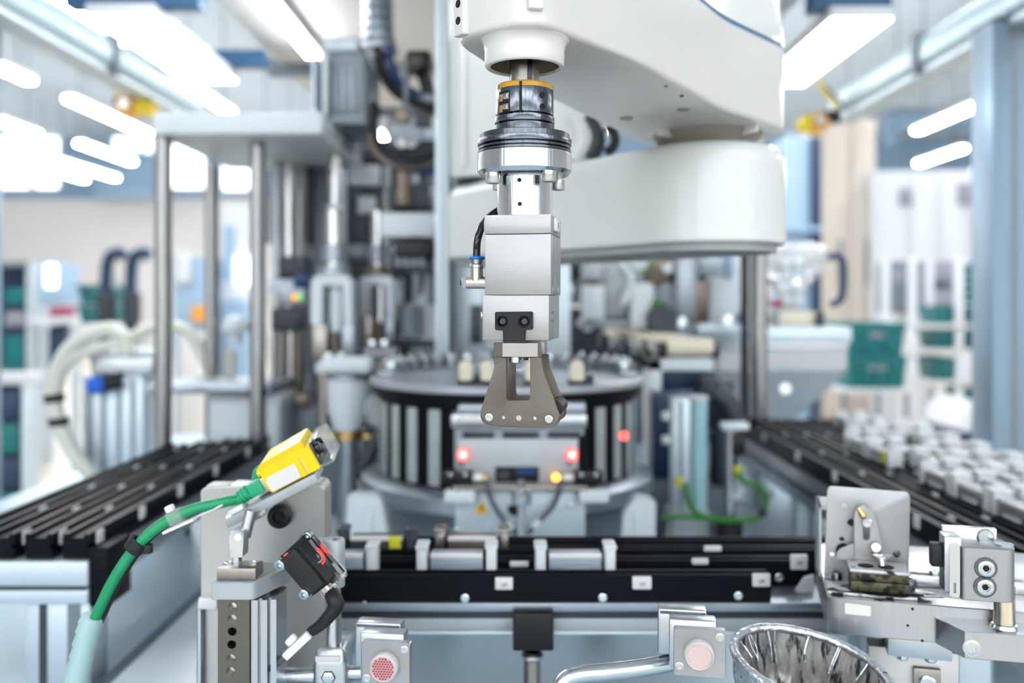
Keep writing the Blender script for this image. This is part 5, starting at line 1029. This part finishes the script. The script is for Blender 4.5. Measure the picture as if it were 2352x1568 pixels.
cl = rounded([(wx(530, Yv), wz(1276, Yv)), (wx(562, Yv), wz(1276, Yv)), (wx(564, Yv), wz(1222, Yv)), (wx(556, Yv), wz(1214, Yv)), (wx(538, Yv), wz(1214, Yv)), (wx(531, Yv), wz(1222, Yv))], .0012, 3)
t.p('clevis', MB().prism(cl, Yv-.004, Yv+.008, b=.0006), 'zinc'); t.p('clevis_pin', MB().cyl(P(547, 1233, Yv-.004), P(547, 1233, Yv-.0052), 8*Yv/F, seg=18), 'steel'); t.p('knuckle', MB().cyl((wx(553, Yv), Yv+.010, wz(1240, Yv)), (wx(566, Yv), Yv+.012, wz(1180, Yv)), .0045, seg=16), 'alu')
t.p('cylinder_profile', MB().prism([(wx(a, Ys), b2) for a, b2 in ((575, Ys+.002), (590, Ys+.002), (590, Ys+.006), (598, Ys+.006), (598, Ys+.002), (612, Ys+.002), (612, Ys+.008), (619, Ys+.008), (619, Ys+.003), (632, Ys+.003), (632, Ys+.035), (575, Ys+.035))], wz(1640, Ys), wz(1380, Ys), plan=True), 'alu', smooth=20)
t.p('piston_rod', MB().cyl((wx(598, Ys), Ys+.018, wz(1386, Ys)), (wx(598, Ys), Ys+.018, wz(1372, Ys)), .0035, seg=14), 'zinc'); t.p('seal_ring', MB(T3(wx(598, Ys), Ys+.018, wz(1380, Ys))).lathe([(.004, 0), (.0095, 0), (.0095, .0008), (.004, .0008)], seg=24), 'dark_grey')
t.p('foot', MB().box(wx(492, Ys), wx(636, Ys), Ys, Ys+.045, ZD, wz(1640, Ys), .001), 'cast_grey'); t.done()
# ---- sensor stand: ring clamp, rod, base clamp, cross rods
Yr = .705
t = Thing('sensor_stand', 'silver rod stand with ring clamp, base clamp and bent cross rod', 'stand')
XR = wx(766, Yr)
t.p('ring_clamp', MB(T3(XR, Yr, 0)).lathe([(.0055, wz(1345, Yr)), (.0085, wz(1345, Yr)), (.0087, wz(1343, Yr)), (.0087, wz(1240, Yr)), (.0080, wz(1237, Yr)), (.0055, wz(1237, Yr)), (.0055, wz(1262, Yr)), (0, wz(1262, Yr))], seg=36), 'cast_grey')
t.p('ring_lug', MB().box(XR-.018, XR, Yr-.004, Yr+.006, wz(1262, Yr), wz(1238, Yr), .001), 'cast_grey')
t.p('upright_rod', MB().cyl((XR, Yr, wz(1500, Yr)), (XR, Yr, wz(1340, Yr)), .0062, seg=28), 'steel')
bc = rounded([(XR-.0140, Yr-.012), (XR+.0125, Yr-.012), (XR+.0125, Yr+.014), (XR-.0140, Yr+.014)], .006, 5)
k = t.p('base_clamp', MB().loft(bc, [(wz(1620, Yr), 0), (wz(1515, Yr), 0), (wz(1485, Yr), .0018), (wz(1478, Yr), .004)]), 'alu')
t.p('clamp_label', MB().box(XR-.0115, XR+.0075, Yr-.0128, Yr-.0112, wz(1506, Yr), wz(1492, Yr), .0005), 'label_white', of=k)
t.p('hex_pocket', MB().hexa((XR-.0015, Yr-.0118, wz(1541, Yr)), (0, -1, 0), .0058, .0006), 'gunmetal_dark', of=k); t.p('hex_nut', MB().hexa((XR-.0015, Yr-.0118, wz(1541, Yr)), (0, -1, 0), .0048, .0016), 'zinc', of=k)
t.p('cross_rod', MB().tube([(XR, Yr, wz(1552, Yr)), P(690, 1550, Yr), P(640, 1555, Yr), P(596, 1566, Yr), P(560, 1592, Yr), P(545, 1640, Yr)], .0062, 20), 'zinc')
t.p('cross_rod', MB().cyl((XR, Yr, wz(1545, Yr)), P(838, 1543, Yr), .0058, seg=24), 'zinc')
t.p('stand_foot', MB().box(XR-.03, XR+.03, Yr-.03, Yr+.03, ZD, ZD+.006, .001), 'cast_grey'); t.p('stand_column', MB().cyl((XR, Yr, ZD), (XR, Yr, wz(1600, Yr)), .008, seg=20), 'alu'); t.done()
# ---- black photo sensor
PM = T3(*P(706, 1303, .675)) @ RY(50) @ RX(25)
t = Thing('photo_sensor', 'black square photoelectric sensor with red glowing lens edge', 'sensor')
k0 = t.p('housing', MB(PM).box(-.0175, .0165, -.007, .012, -.0115, .0080, .0012), 'sensor_black')
t.p('face_plate', MB(PM).prism(rounded([(-.019, -.0122), (.0185, -.0122), (.0185, .0108), (-.0155, .0120), (-.0200, .0095)], .002, 3), -.0045, .0055, b=.0005), 'black_plastic')
t.p('side_hump', MB(PM).prism(rounded([(-.009, -.0125), (.009, -.0125), (.011, -.0105), (-.011, -.0105)], .002), -.003, .009), 'black_plastic')
lz = .0108
kl = t.p('lens_window', MB(PM).box(-.0150, .0150, -.0030, .0105, .0078, lz, .0006), 'lens_dark')
def lensring(r0, r1, x, mt, nm, a=None): t.p(nm, MB(PM @ T3(x, .0025, lz)).lathe([(r0, 0), (r1, 0), (r1, .0006), (r0, .0006)], seg=28, arc=a), mt, of=kl)
lensring(.0042, .0050, -.002, 'drum_glass', 'lens_rim'); lensring(.0058, .0074, -.002, 'red_ring', 'red_glow', (-.1, 2.3)); t.p('lens', MB(PM @ T3(-.002, .0025, lz)).lathe([(0, .001), (.003, .0007), (.0042, 0)], seg=24), 'lens_dark', of=kl)
t.p('status_light', MB(PM).box(-.0182, -.0162, -.0050, -.0030, -.0060, -.0005, .0006), 'red_glow', label='small red status light')
t.p('amber_light', MB(PM).box(-.0168, -.0155, -.0064, -.0050, .0000, .0030, .0004), 'led_amber')
for x, z in ((-.0155, -.0128), (.0125, -.0128)):
    t.p('mount_screw', MB(PM).screw((x+.001, -.0045, z+.001), (0, -1, 0), .0042, .0042, 24), 'zinc'); t.p('washer', MB(PM).lathe([(0, 0), (.0048, 0), (.0048, .0012), (0, .0012)], T3(x+.001, -.0035, z+.001) @ RX(90), 24), 'zinc')
br = rounded([(-.0215, .002), (-.0205, .0125), (-.0165, .0152), (.0215, .0152), (.0250, .0120), (.0225, .0020)], .0025, 3)
t.p('mounting_bracket', MB(PM).prism(br, .0110, .0127, holes=[rounded(rect(.0095, .0200, .0092, .0132), .0018, 3)]), 'zinc')
t.p('bracket_screw', MB(PM).screw((-.0175, .0110, .0112), (0, -1, 0), .0030, .0030, 18), 'zinc'); t.p('bracket_screw', MB(PM).screw((.0195, .004, .0075), (0, -1, 0), .0020, .0020, 14), 'dark_grey')
n = t.p('connector_nut', MB(PM).cyl((.0160, .003, -.0010), (.0265, .003, -.0010), .0055, seg=16), 'nickel')
for j in range(12):
    a = 2*PI*j/12; t.p('knurl', MB(PM).box(.0175, .0258, .003+.0055*math.cos(a)-.0006, .003+.0055*math.cos(a)+.0006, -.001+.0055*math.sin(a)-.0006, -.001+.0055*math.sin(a)+.0006), 'nickel', of=n)
t.done()
e0 = PM @ Vector((.0255, .003, -.001))
t = Thing('sensor_cable', 'grey cable with black angled plug leaving the photo sensor', 'cable')
t.p('plug', MB().tube([e0, P(768, 1376, .672), P(772, 1390, .672), P(758, 1412, .672), P(735, 1436, .674), P(712, 1452, .676)], lambda q: .0060-.0024*max(0, q-.35)/.65 if q > .35 else .0056+.0004*q/.35, 18), 'black_rubber')
t.p('jacket', MB().tube([P(724, 1444, .675), P(690, 1475, .678), P(655, 1507, .68), P(620, 1533, .682), P(570, 1560, .684), P(525, 1600, .684)], .0030, 12), 'grey_cable')
wM = T3(*P(684, 1480, .674)) @ RY(-43)
t.p('wire_marker', MB(wM).box(-.0125, .0125, -.0045, .003, -.0030, .0030, .001), 'white_plastic'); t.p('marker_clip', MB(wM).box(-.006, .003, -.002, .004, .0030, .0085, .0018), 'white_plastic'); t.done()
# ---- reflectors
def reflector(frontM, label, lens, n, rodpts, group='round reflectors in square metal blocks'):
    t = Thing('reflector', label, 'reflector', group); M = frontM
    w_, hh = .0180, .0165
    k = t.p('face_plate', MB(M).prism(rounded(rect(-w_, w_, -hh, hh), .0018, 3), 0, .006, b=.0004), 'alu_box')
    t.p('rear_clamp', MB(M).box(-w_-.003, w_-.006, .006, .020, -hh+.002, hh+.004, .0016), 'alu'); t.p('clamp_jaw', MB(M).box(-w_-.011, w_-.012, .020, .034, -hh+.006, hh+.0065, .002), 'alu')
    t.p('clamp_gap', MB(M).box(-w_-.0095, w_-.013, .0195, .0205, hh+.003, hh+.0050), 'gunmetal', of=None)
    for x, z in ((.0140, .0118), (-.0140, -.0100)):
        t.p('plate_screw', MB(M).screw((x, .0002, z), (0, -1, 0), .0030, .0012, 18), 'steel', of=k)
    q = t.p('ring', MB(M @ T3(-.0005, 0, -.0005) @ RX(90)).lathe([(.0086, 0), (.0105, 0), (.0106, .003), (.0100, .006), (.0090, .0070), (.0086, .0062)], seg=44), 'ring_white')
    t.p('lens', MB(M @ T3(-.0005, 0, -.0005) @ RX(90)).lathe([(0, .0060), (.0088, .0060), (.0088, 0)], seg=40), lens, of=q, label='reddish reflector lens')
    if n:
        for i in range(-4, 5):
            for j in range(-4, 5):
                x, z = (i+.5*(j % 2))*.0020, j*.00175
                if x*x+z*z < .0000585: t.p('lens_cell', MB(M @ T3(x-.0005, -.0060, z-.0005) @ RX(90)).cyl((0, 0, 0), (0, 0, .0005), .00072, seg=6), 'reflector_dark', of=q)
    if rodpts: t.p('rod', MB().tube(rodpts, .0064, 20, 10), 'zinc')
    t.done()
mat('reflector_dark', (.30,.05,.07), 0, .2)
reflector(T3(*P(886, 1527, .660)) @ RZ(-7), 'round red honeycomb reflector in a silver block beside the stand', 'reflector_red', 1, None)
reflector(T3(*P(1607, 1499, .640)) @ RZ(-9) , 'pale pink round reflector in a silver block on a bent rod', 'reflector_pink', 0,
          [P(1575, 1512, .672), P(1525, 1524, .668), P(1460, 1535, .662), P(1390, 1543, .656), P(1330, 1549, .652), P(1300, 1560, .650), P(1285, 1590, .649), P(1282, 1650, .649)])
# ================================================================== front right fixture
FMx = T3(*P(1900, 1370, .715)) @ RZ(-15)
def fpn(px, py, ly): return on_plane(FMx, px, py, ly)
fx = Thing('fixture_bar', 'thick machined aluminium bar with small grease stains', 'bar')
bo = rounded([(0, 0), (.30, 0), (.30, .17), (.012, .17), (-.001, .155)], [.008, .001, .001, .01, .01], 5)
k = fx.p('bar', MB(FMx).prism(bo, -.0285, 0, plan=True, b=.0006), 'alu_bar')
fx.p('sticker', MB(FMx).prism(rounded([fpn(1940, 1383, 0), fpn(2000, 1390, 0), fpn(2000, 1414, 0), fpn(1940, 1408, 0)], .0015, 3), -.0012, .0005), 'sticker_cream', label='blank cream sticker')
for px, py in ((2096, 1398), (2085, 1436), (2118, 1471)): x, z = fpn(px, py, 0); fx.p('pin_hole', MB(FMx).cyl((x, -.0002, z), (x, .0004, z), .0011, seg=10), 'hole_black')
lx0, lx1 = fpn(2040, 0, .01)[0], fpn(2176, 0, .01)[0]
fx.p('under_block', MB(FMx).box(lx0, lx1+.004, .012, .06, -.046, -.0285, .0006), 'alu'); fx.p('under_plate', MB(FMx).box(lx0-.012, lx1+.012, .03, .05, -.13, -.046, .0006), 'alu_plate')
for x in (lx0+.012, lx1-.010): fx.p('under_screw', MB(FMx).screw((x, .022, -.046), (0, 0, -1), .0045, .005), 'zinc')
fx.p('under_tab', MB(FMx).box(lx1-.022, lx1-.002, .024, .03, -.078, -.058, .0006), 'steel_warm'); fx.p('tab_screw', MB(FMx).screw((lx1-.012, .024, -.068), (0, -1, 0), .006, .004), 'zinc')
fx.p('rear_plate', MB(FMx).box(.055, .30, .075, .16, 0, .004, .0006), 'alu_bar'); fx.p('flat_bar', MB(FMx).box(.062, .16, .045, .056, 0, .007, .0008), 'alu_bar')
for x, y in ((.088, .065), (.108, .062)): fx.p('cap_screw', MB(FMx).screw((x, y, 0), (0, 0, 1), .0040, .009), 'zinc')
fx.p('support_post', MB(FMx).box(.075, .13, .06, .10, ZD-(FMx @ Vector((0, 0, 0))).z, -.0285, .002), 'profile_alu'); fx.p('post_groove', MB(FMx).box(.098, .106, .0585, .0605, ZD-(FMx @ Vector((0, 0, 0))).z, -.0285), 'mid_grey')
fx.done()
bk = Thing('angle_bracket', 'upright bent sheet bracket with holes standing on the bar', 'bracket')
ly = .050
ol = [fpn(1893, 1311, ly), fpn(1901, 1116, ly), fpn(2091, 1131, ly), fpn(2087, 1330, ly)]
ol[0] = (ol[0][0], .0005); ol[3] = (ol[3][0], .0005)
hs = [(1939, 1164, 9.5), (1956, 1200, 10), (1934, 1238, 6.5), (1911, 1273, 6)]
bk.p('upright', MB(FMx).prism(rounded(ol, [.0005, .004, .005, .0005], 5), ly, ly+.0024, holes=[circle(*fpn(x, y, ly), r*S(.75), 18) for x, y, r in hs], b=.0003), 'alu_sheet')
bk.p('foot', MB(FMx).box(ol[0][0], ol[3][0], .006, ly+.001, .0002, .0028, .0004), 'dirty_top')
g0 = fpn(1872, 1160, ly+.02)
bk.p('gusset', MB(FMx).prism([(ol[0][0]-.004, ly+.003), (ol[0][0]-.002, ly+.003), (ol[0][0]-.002, ly+.05), (ol[0][0]-.004, ly+.05)], .0005, .058, plan=True), 'cast_grey')
bk.p('gusset_top', MB(FMx).box(ol[0][0]-.004, ol[0][0]+.04, ly+.003, ly+.05, .056, .058, .0003), 'alu_sheet')
for px, py, r in ((1936, 1262, 16), (1959, 1272, 7)): x, z = fpn(px, py, ly); bk.p('eyelet', MB(FMx).lathe([(r*.35*S(.75), 0), (r*S(.75), 0), (r*S(.75), .0012), (r*.35*S(.75), .0012)], T3(x, ly, z) @ RX(90), 24), 'gunmetal' if r > 10 else 'zinc')
x, z = fpn(2060, 1271, ly); bk.p('rivet', MB(FMx).screw((x, ly, z), (0, -1, 0), .0028, .0012), 'gunmetal'); 
for px, py in ((1922, 1322), (2090, 1338)):
    c = FMx.inverted() @ at_z(px, py+8, (FMx @ Vector((0, 0, 0.0028))).z); bk.p('foot_screw', MB(FMx).screw((c.x, c.y, .0028), (0, 0, 1), .0042, .0062, 20), 'gunmetal')
bk.done()
gr = Thing('grease_puddle', 'black grease smears round the foot of the olive block', 'grease stain')
gx0, gx1 = fpn(1950, 0, .028)[0], fpn(2082, 0, .028)[0]
def blob(cx, cy, rx, ry, seed, z):
    rn = random.Random(seed); n = 26
    return MB(FMx).loft([(cx+rx*math.cos(2*PI*i/n)*(1+rn.uniform(-.22, .22)), cy+ry*math.sin(2*PI*i/n)*(1+rn.uniform(-.22, .22))) for i in range(n)], [(z, 0), (z+.0004, .0002), (z+.0005, .0006)])
gr.p('smear', blob((gx0+gx1)/2+.004, .021, .033, .016, 2, .0027), 'grease_dark'); gr.p('smear', blob(gx1+.010, .012, .014, .003, 3, .0027), 'grease_dark'); gr.p('smear', blob(gx0+.018, .0075, .034, .0022, 4, .0027), 'grease_dark'); gr.p('smear', blob((gx0+gx1)/2, .0015, .006, .0016, 5, .0001), 'grease_dark'); gr.done()
ob = Thing('oil_applicator', 'olive stained block with sloping metal arm and slotted screw', 'applicator')
k = ob.p('lower_block', MB(FMx).box(gx0, gx1, .012, .036, .0028, .0105, .0012), 'olive'); ob.p('upper_block', MB(FMx).box(gx0, gx1, .012, .036, .0108, .0175, .0012), 'olive')
ob.p('top_plate', MB(FMx).box(gx0-.001, gx1+.001, .010, .038, .0175, .0203, .0008), 'dirty_top')
for dx in (.012, .027): ob.p('bore', MB(FMx).cyl((gx0+dx, .022, .0200), (gx0+dx, .022, .0206), .0062, seg=20), 'hole_black')
la = .038
arm = [fpn(1962, 1288, la), fpn(1962, 1185, la), fpn(1968, 1166, la), fpn(1984, 1158, la), fpn(2000, 1165, la), fpn(2008, 1185, la), fpn(2036, 1292, la)]
sx, sz = fpn(1990, 1215, la)
ob.p('arm', MB(FMx).prism(rounded(arm, [.003, .003, .003, .003, .003, .003, .002], 4), la, la+.004, holes=[slot(sx, sz, .007, .0028)], b=.0005), 'alu_sheet')
ob.p('arm_foot', MB(FMx).prism(rounded([fpn(1920, 1282, la+.003), fpn(1925, 1262, la+.003), fpn(1962, 1246, la+.003), fpn(1966, 1288, la+.003)], .003), la+.002, la+.005), 'alu_sheet')
x, z = fpn(1991, 1199, la); ob.p('slot_screw', MB(FMx).screw((x, la-.0002, z), (0, -1, 0), .0040, .0032, 20), 'zinc'); x, z = fpn(1982, 1181, la); ob.p('brass_stub', MB(FMx).cyl((x-.003, la+.002, z+.004), (x+.001, la-.001, z-.002), .0028, seg=14), 'brass')
x, z = fpn(2010, 1255, la); ob.p('thumb_screw', MB(FMx).cyl((x, la, z), (x, la-.006, z+.001), .0044, seg=20, c=.0008), 'nickel'); x, z = fpn(2025, 1276, la-.006); ob.p('nozzle', MB(FMx).cyl((x, la-.012, .0203), (x-.001, la-.010, z+.002), .0034, seg=16), 'zinc'); ob.p('nozzle_flange', MB(FMx).cyl((x-.001, la-.010, z+.0005), (x-.001, la-.010, z+.0022), .0075, seg=20), 'zinc'); ob.done()
# post clamp on its own bar, closest to the camera on the right
BM = T3(*P(2178, 1440, .665)) @ RZ(-13)
def bpn(px, py, ly): return on_plane(BM, px, py, ly)
t = Thing('post_holder', 'front aluminium bar with a slanted end and one socket screw', 'bar')
e1 = bpn(2216, 1480, 0); 
bo = [(e1[0], 0), (.16, 0), (.16, .040), (e1[0]-.014, .040), (e1[0]-.014, .026)]
zb1 = bpn(2216, 1449, 0)[1]; zb0 = bpn(2216, 1512, 0)[1]
t.p('bar', MB(BM).prism(bo, zb0, zb1, plan=True, b=.0005), 'alu_bar', smooth=25)
x, z = bpn(2232, 1487, 0); t.p('socket_screw', MB(BM).screw((x, .0002, z), (0, -1, 0), .0052, .0016, 26), 'zinc'); t.p('screw_ring', MB(BM).lathe([(.005, 0), (.0062, 0), (.0062, .0004), (.005, .0004)], T3(x, 0, z) @ RX(90), 26), 'steel')
rx = bpn(2307, 1420, .016)[0]
t.p('rod', MB(BM).cyl((rx, .016, zb1), (rx, .016, zb1+.03), .0074, seg=36), 'chrome_worn'); t.p('rod_collar', MB(BM @ T3(rx, .016, zb1)).lathe([(.0074, .003), (.0086, .0025), (.0098, .0), (.0074, 0)], seg=36), 'zinc')
t.done()
CMx = BM
t = Thing('clamp_block', 'silver clamp block with two deep socket screws on the rod', 'clamp')
zc0, zc1 = bpn(2262, 1385, 0)[1], bpn(2262, 1262, 0)[1]
xa, xb = bpn(2208, 1300, .004)[0], bpn(2338, 1300, .004)[0]
ol = rounded([(xa, .004), (xb, .004), (xb, .030), (xa, .030)], [.004, .010, .010, .003], 6)
hs = [bpn(2264, 1304, .004), bpn(2262, 1347, .004)]
k = t.p('block', MB(CMx).loft(ol, [(zc0, .0004), (zc0+.0004, 0), (zc1-.0004, 0), (zc1, .0006)]), 'alu_box')
for x, z in hs:
    t.p('counterbore', MB(CMx).lathe([(0, 0.0003), (.0074, .0003), (.0077, .0006)], T3(x, .004, z) @ RX(90), 32), 'gunmetal', of=k); t.p('socket_screw', MB(CMx).screw((x, .0036, z), (0, -1, 0), .0056, .0022, 28), 'zinc', of=k); t.p('socket', MB(CMx).cyl((x, .0030, z), (x, .0022, z), .0024, seg=6), 'hole_black', of=k)
t.p('top_cap', MB(CMx).cyl((rx, .016, zc1), (rx, .016, zc1+.0012), .0062, seg=30), 'zinc', of=k)
xc = bpn(2174, 1300, .006)[0]
t.p('side_plate', MB(CMx).box(xc-.001, xa+.001, .008, .026, zc0+.004, zc1+.006, .0008), 'alu'); t.p('slotted_washer', MB(CMx).prism(rounded(rect(xc+.002, xa-.0005, zc0+.001, zc1+.002), .0028, 4), .0055, .008, holes=[rounded(rect(xc+.0045, xa-.003, zc0+.004, zc0+.012), .0018, 3)]), 'zinc')
t.p('rear_plate', MB(CMx).box(xc+.002, xa+.030, .028, .034, zc0+.02, zc1+.009, .0006), 'steel'); t.p('rear_dome', MB(CMx).cyl((xa+.022, .034, zc1+.003), (xa+.022, .026, zc1+.003), .006, seg=20, c=.001), 'zinc'); t.p('black_pad', MB(CMx).box(xc-.009, xc-.001, .012, .022, zc1-.018, zc1-.001, .001), 'black_rubber')
t.done()
# foil tray
FT = P(1862, 1532, .655); FM2 = T3(FT.x, FT.y, FT.z) @ RY(6) @ RX(14) @ RZ(-22)
ft = Thing('foil_tray', 'crumpled oval foil tray with a dark stained inside', 'tray')
rn = random.Random(5); N = 96
def oval(k, s, dz=0, j=0): 
    a = 2*PI*k/N; q = 1+j*rn.uniform(-1, 1)
    return ((.053*s)*math.cos(a)*q, (.041*s)*math.sin(a)*q, dz)
def foil(rings, nm, mt):
    vs, fs = [], []
    for s, z, j in rings:
        for k in range(N): x, y, _ = oval(k, s, 0, j); vs.append((x, y, z+rn.uniform(-1, 1)*j*.05))
    for i in range(len(rings)-1):
        for k in range(N): fs.append((i*N+k, i*N+(k+1) % N, (i+1)*N+(k+1) % N, (i+1)*N+k))
    fs.append(tuple((len(rings)-1)*N+k for k in range(N))); m = MB(FM2); m.raw(vs, fs); ft.p(nm, m, mt, smooth=50)
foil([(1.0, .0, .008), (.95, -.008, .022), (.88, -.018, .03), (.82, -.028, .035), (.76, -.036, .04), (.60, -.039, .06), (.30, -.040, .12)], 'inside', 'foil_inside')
foil([(1.0, .0015, .008), (1.02, -.008, .006), (.98, -.020, .006), (.90, -.034, .006), (.84, -.046, .004)], 'outside', 'foil')
rr = [rn.uniform(-1, 1) for _ in range(120)]; rr.append(rr[0])
m = MB(FM2); m.tube([(.0545*math.cos(2*PI*k/120)*(1+.004*rr[k]), .0424*math.sin(2*PI*k/120)*(1+.005*rr[k]), .001+.0004*rr[(k*7) % 120]) for k in range(121)], .0034, 10, 2, caps=False); ft.p('rolled_rim', m, 'foil')
m = MB(FM2)
for k in range(22):
    a = rn.uniform(0, 2*PI); l = rn.uniform(.25, .9)
    p0 = Vector((.0515*math.cos(a), .0398*math.sin(a), 0)); p1 = Vector((.041*math.cos(a), .0315*math.sin(a), -.034*l)); m.tube([p0, (p0+p1)/2+Vector((rn.uniform(-1, 1)*.0016, rn.uniform(-1, 1)*.0016, 0)), p1], rn.uniform(.0004, .0011), 6, 3)
ft.p('crease', m, 'foil', kind='stuff'); ft.done()
t = Thing('tray_stand', 'pale stand holding up the foil tray', 'stand'); b0 = FM2 @ Vector((0, 0, -.046))
t.p('plate', MB().cyl((b0.x, b0.y, b0.z-.004), b0, .04, seg=32), 'cast_grey'); t.p('stem', MB().cyl((b0.x, b0.y, ZD), (b0.x, b0.y, b0.z-.004), .012, seg=20), 'steel'); t.done()
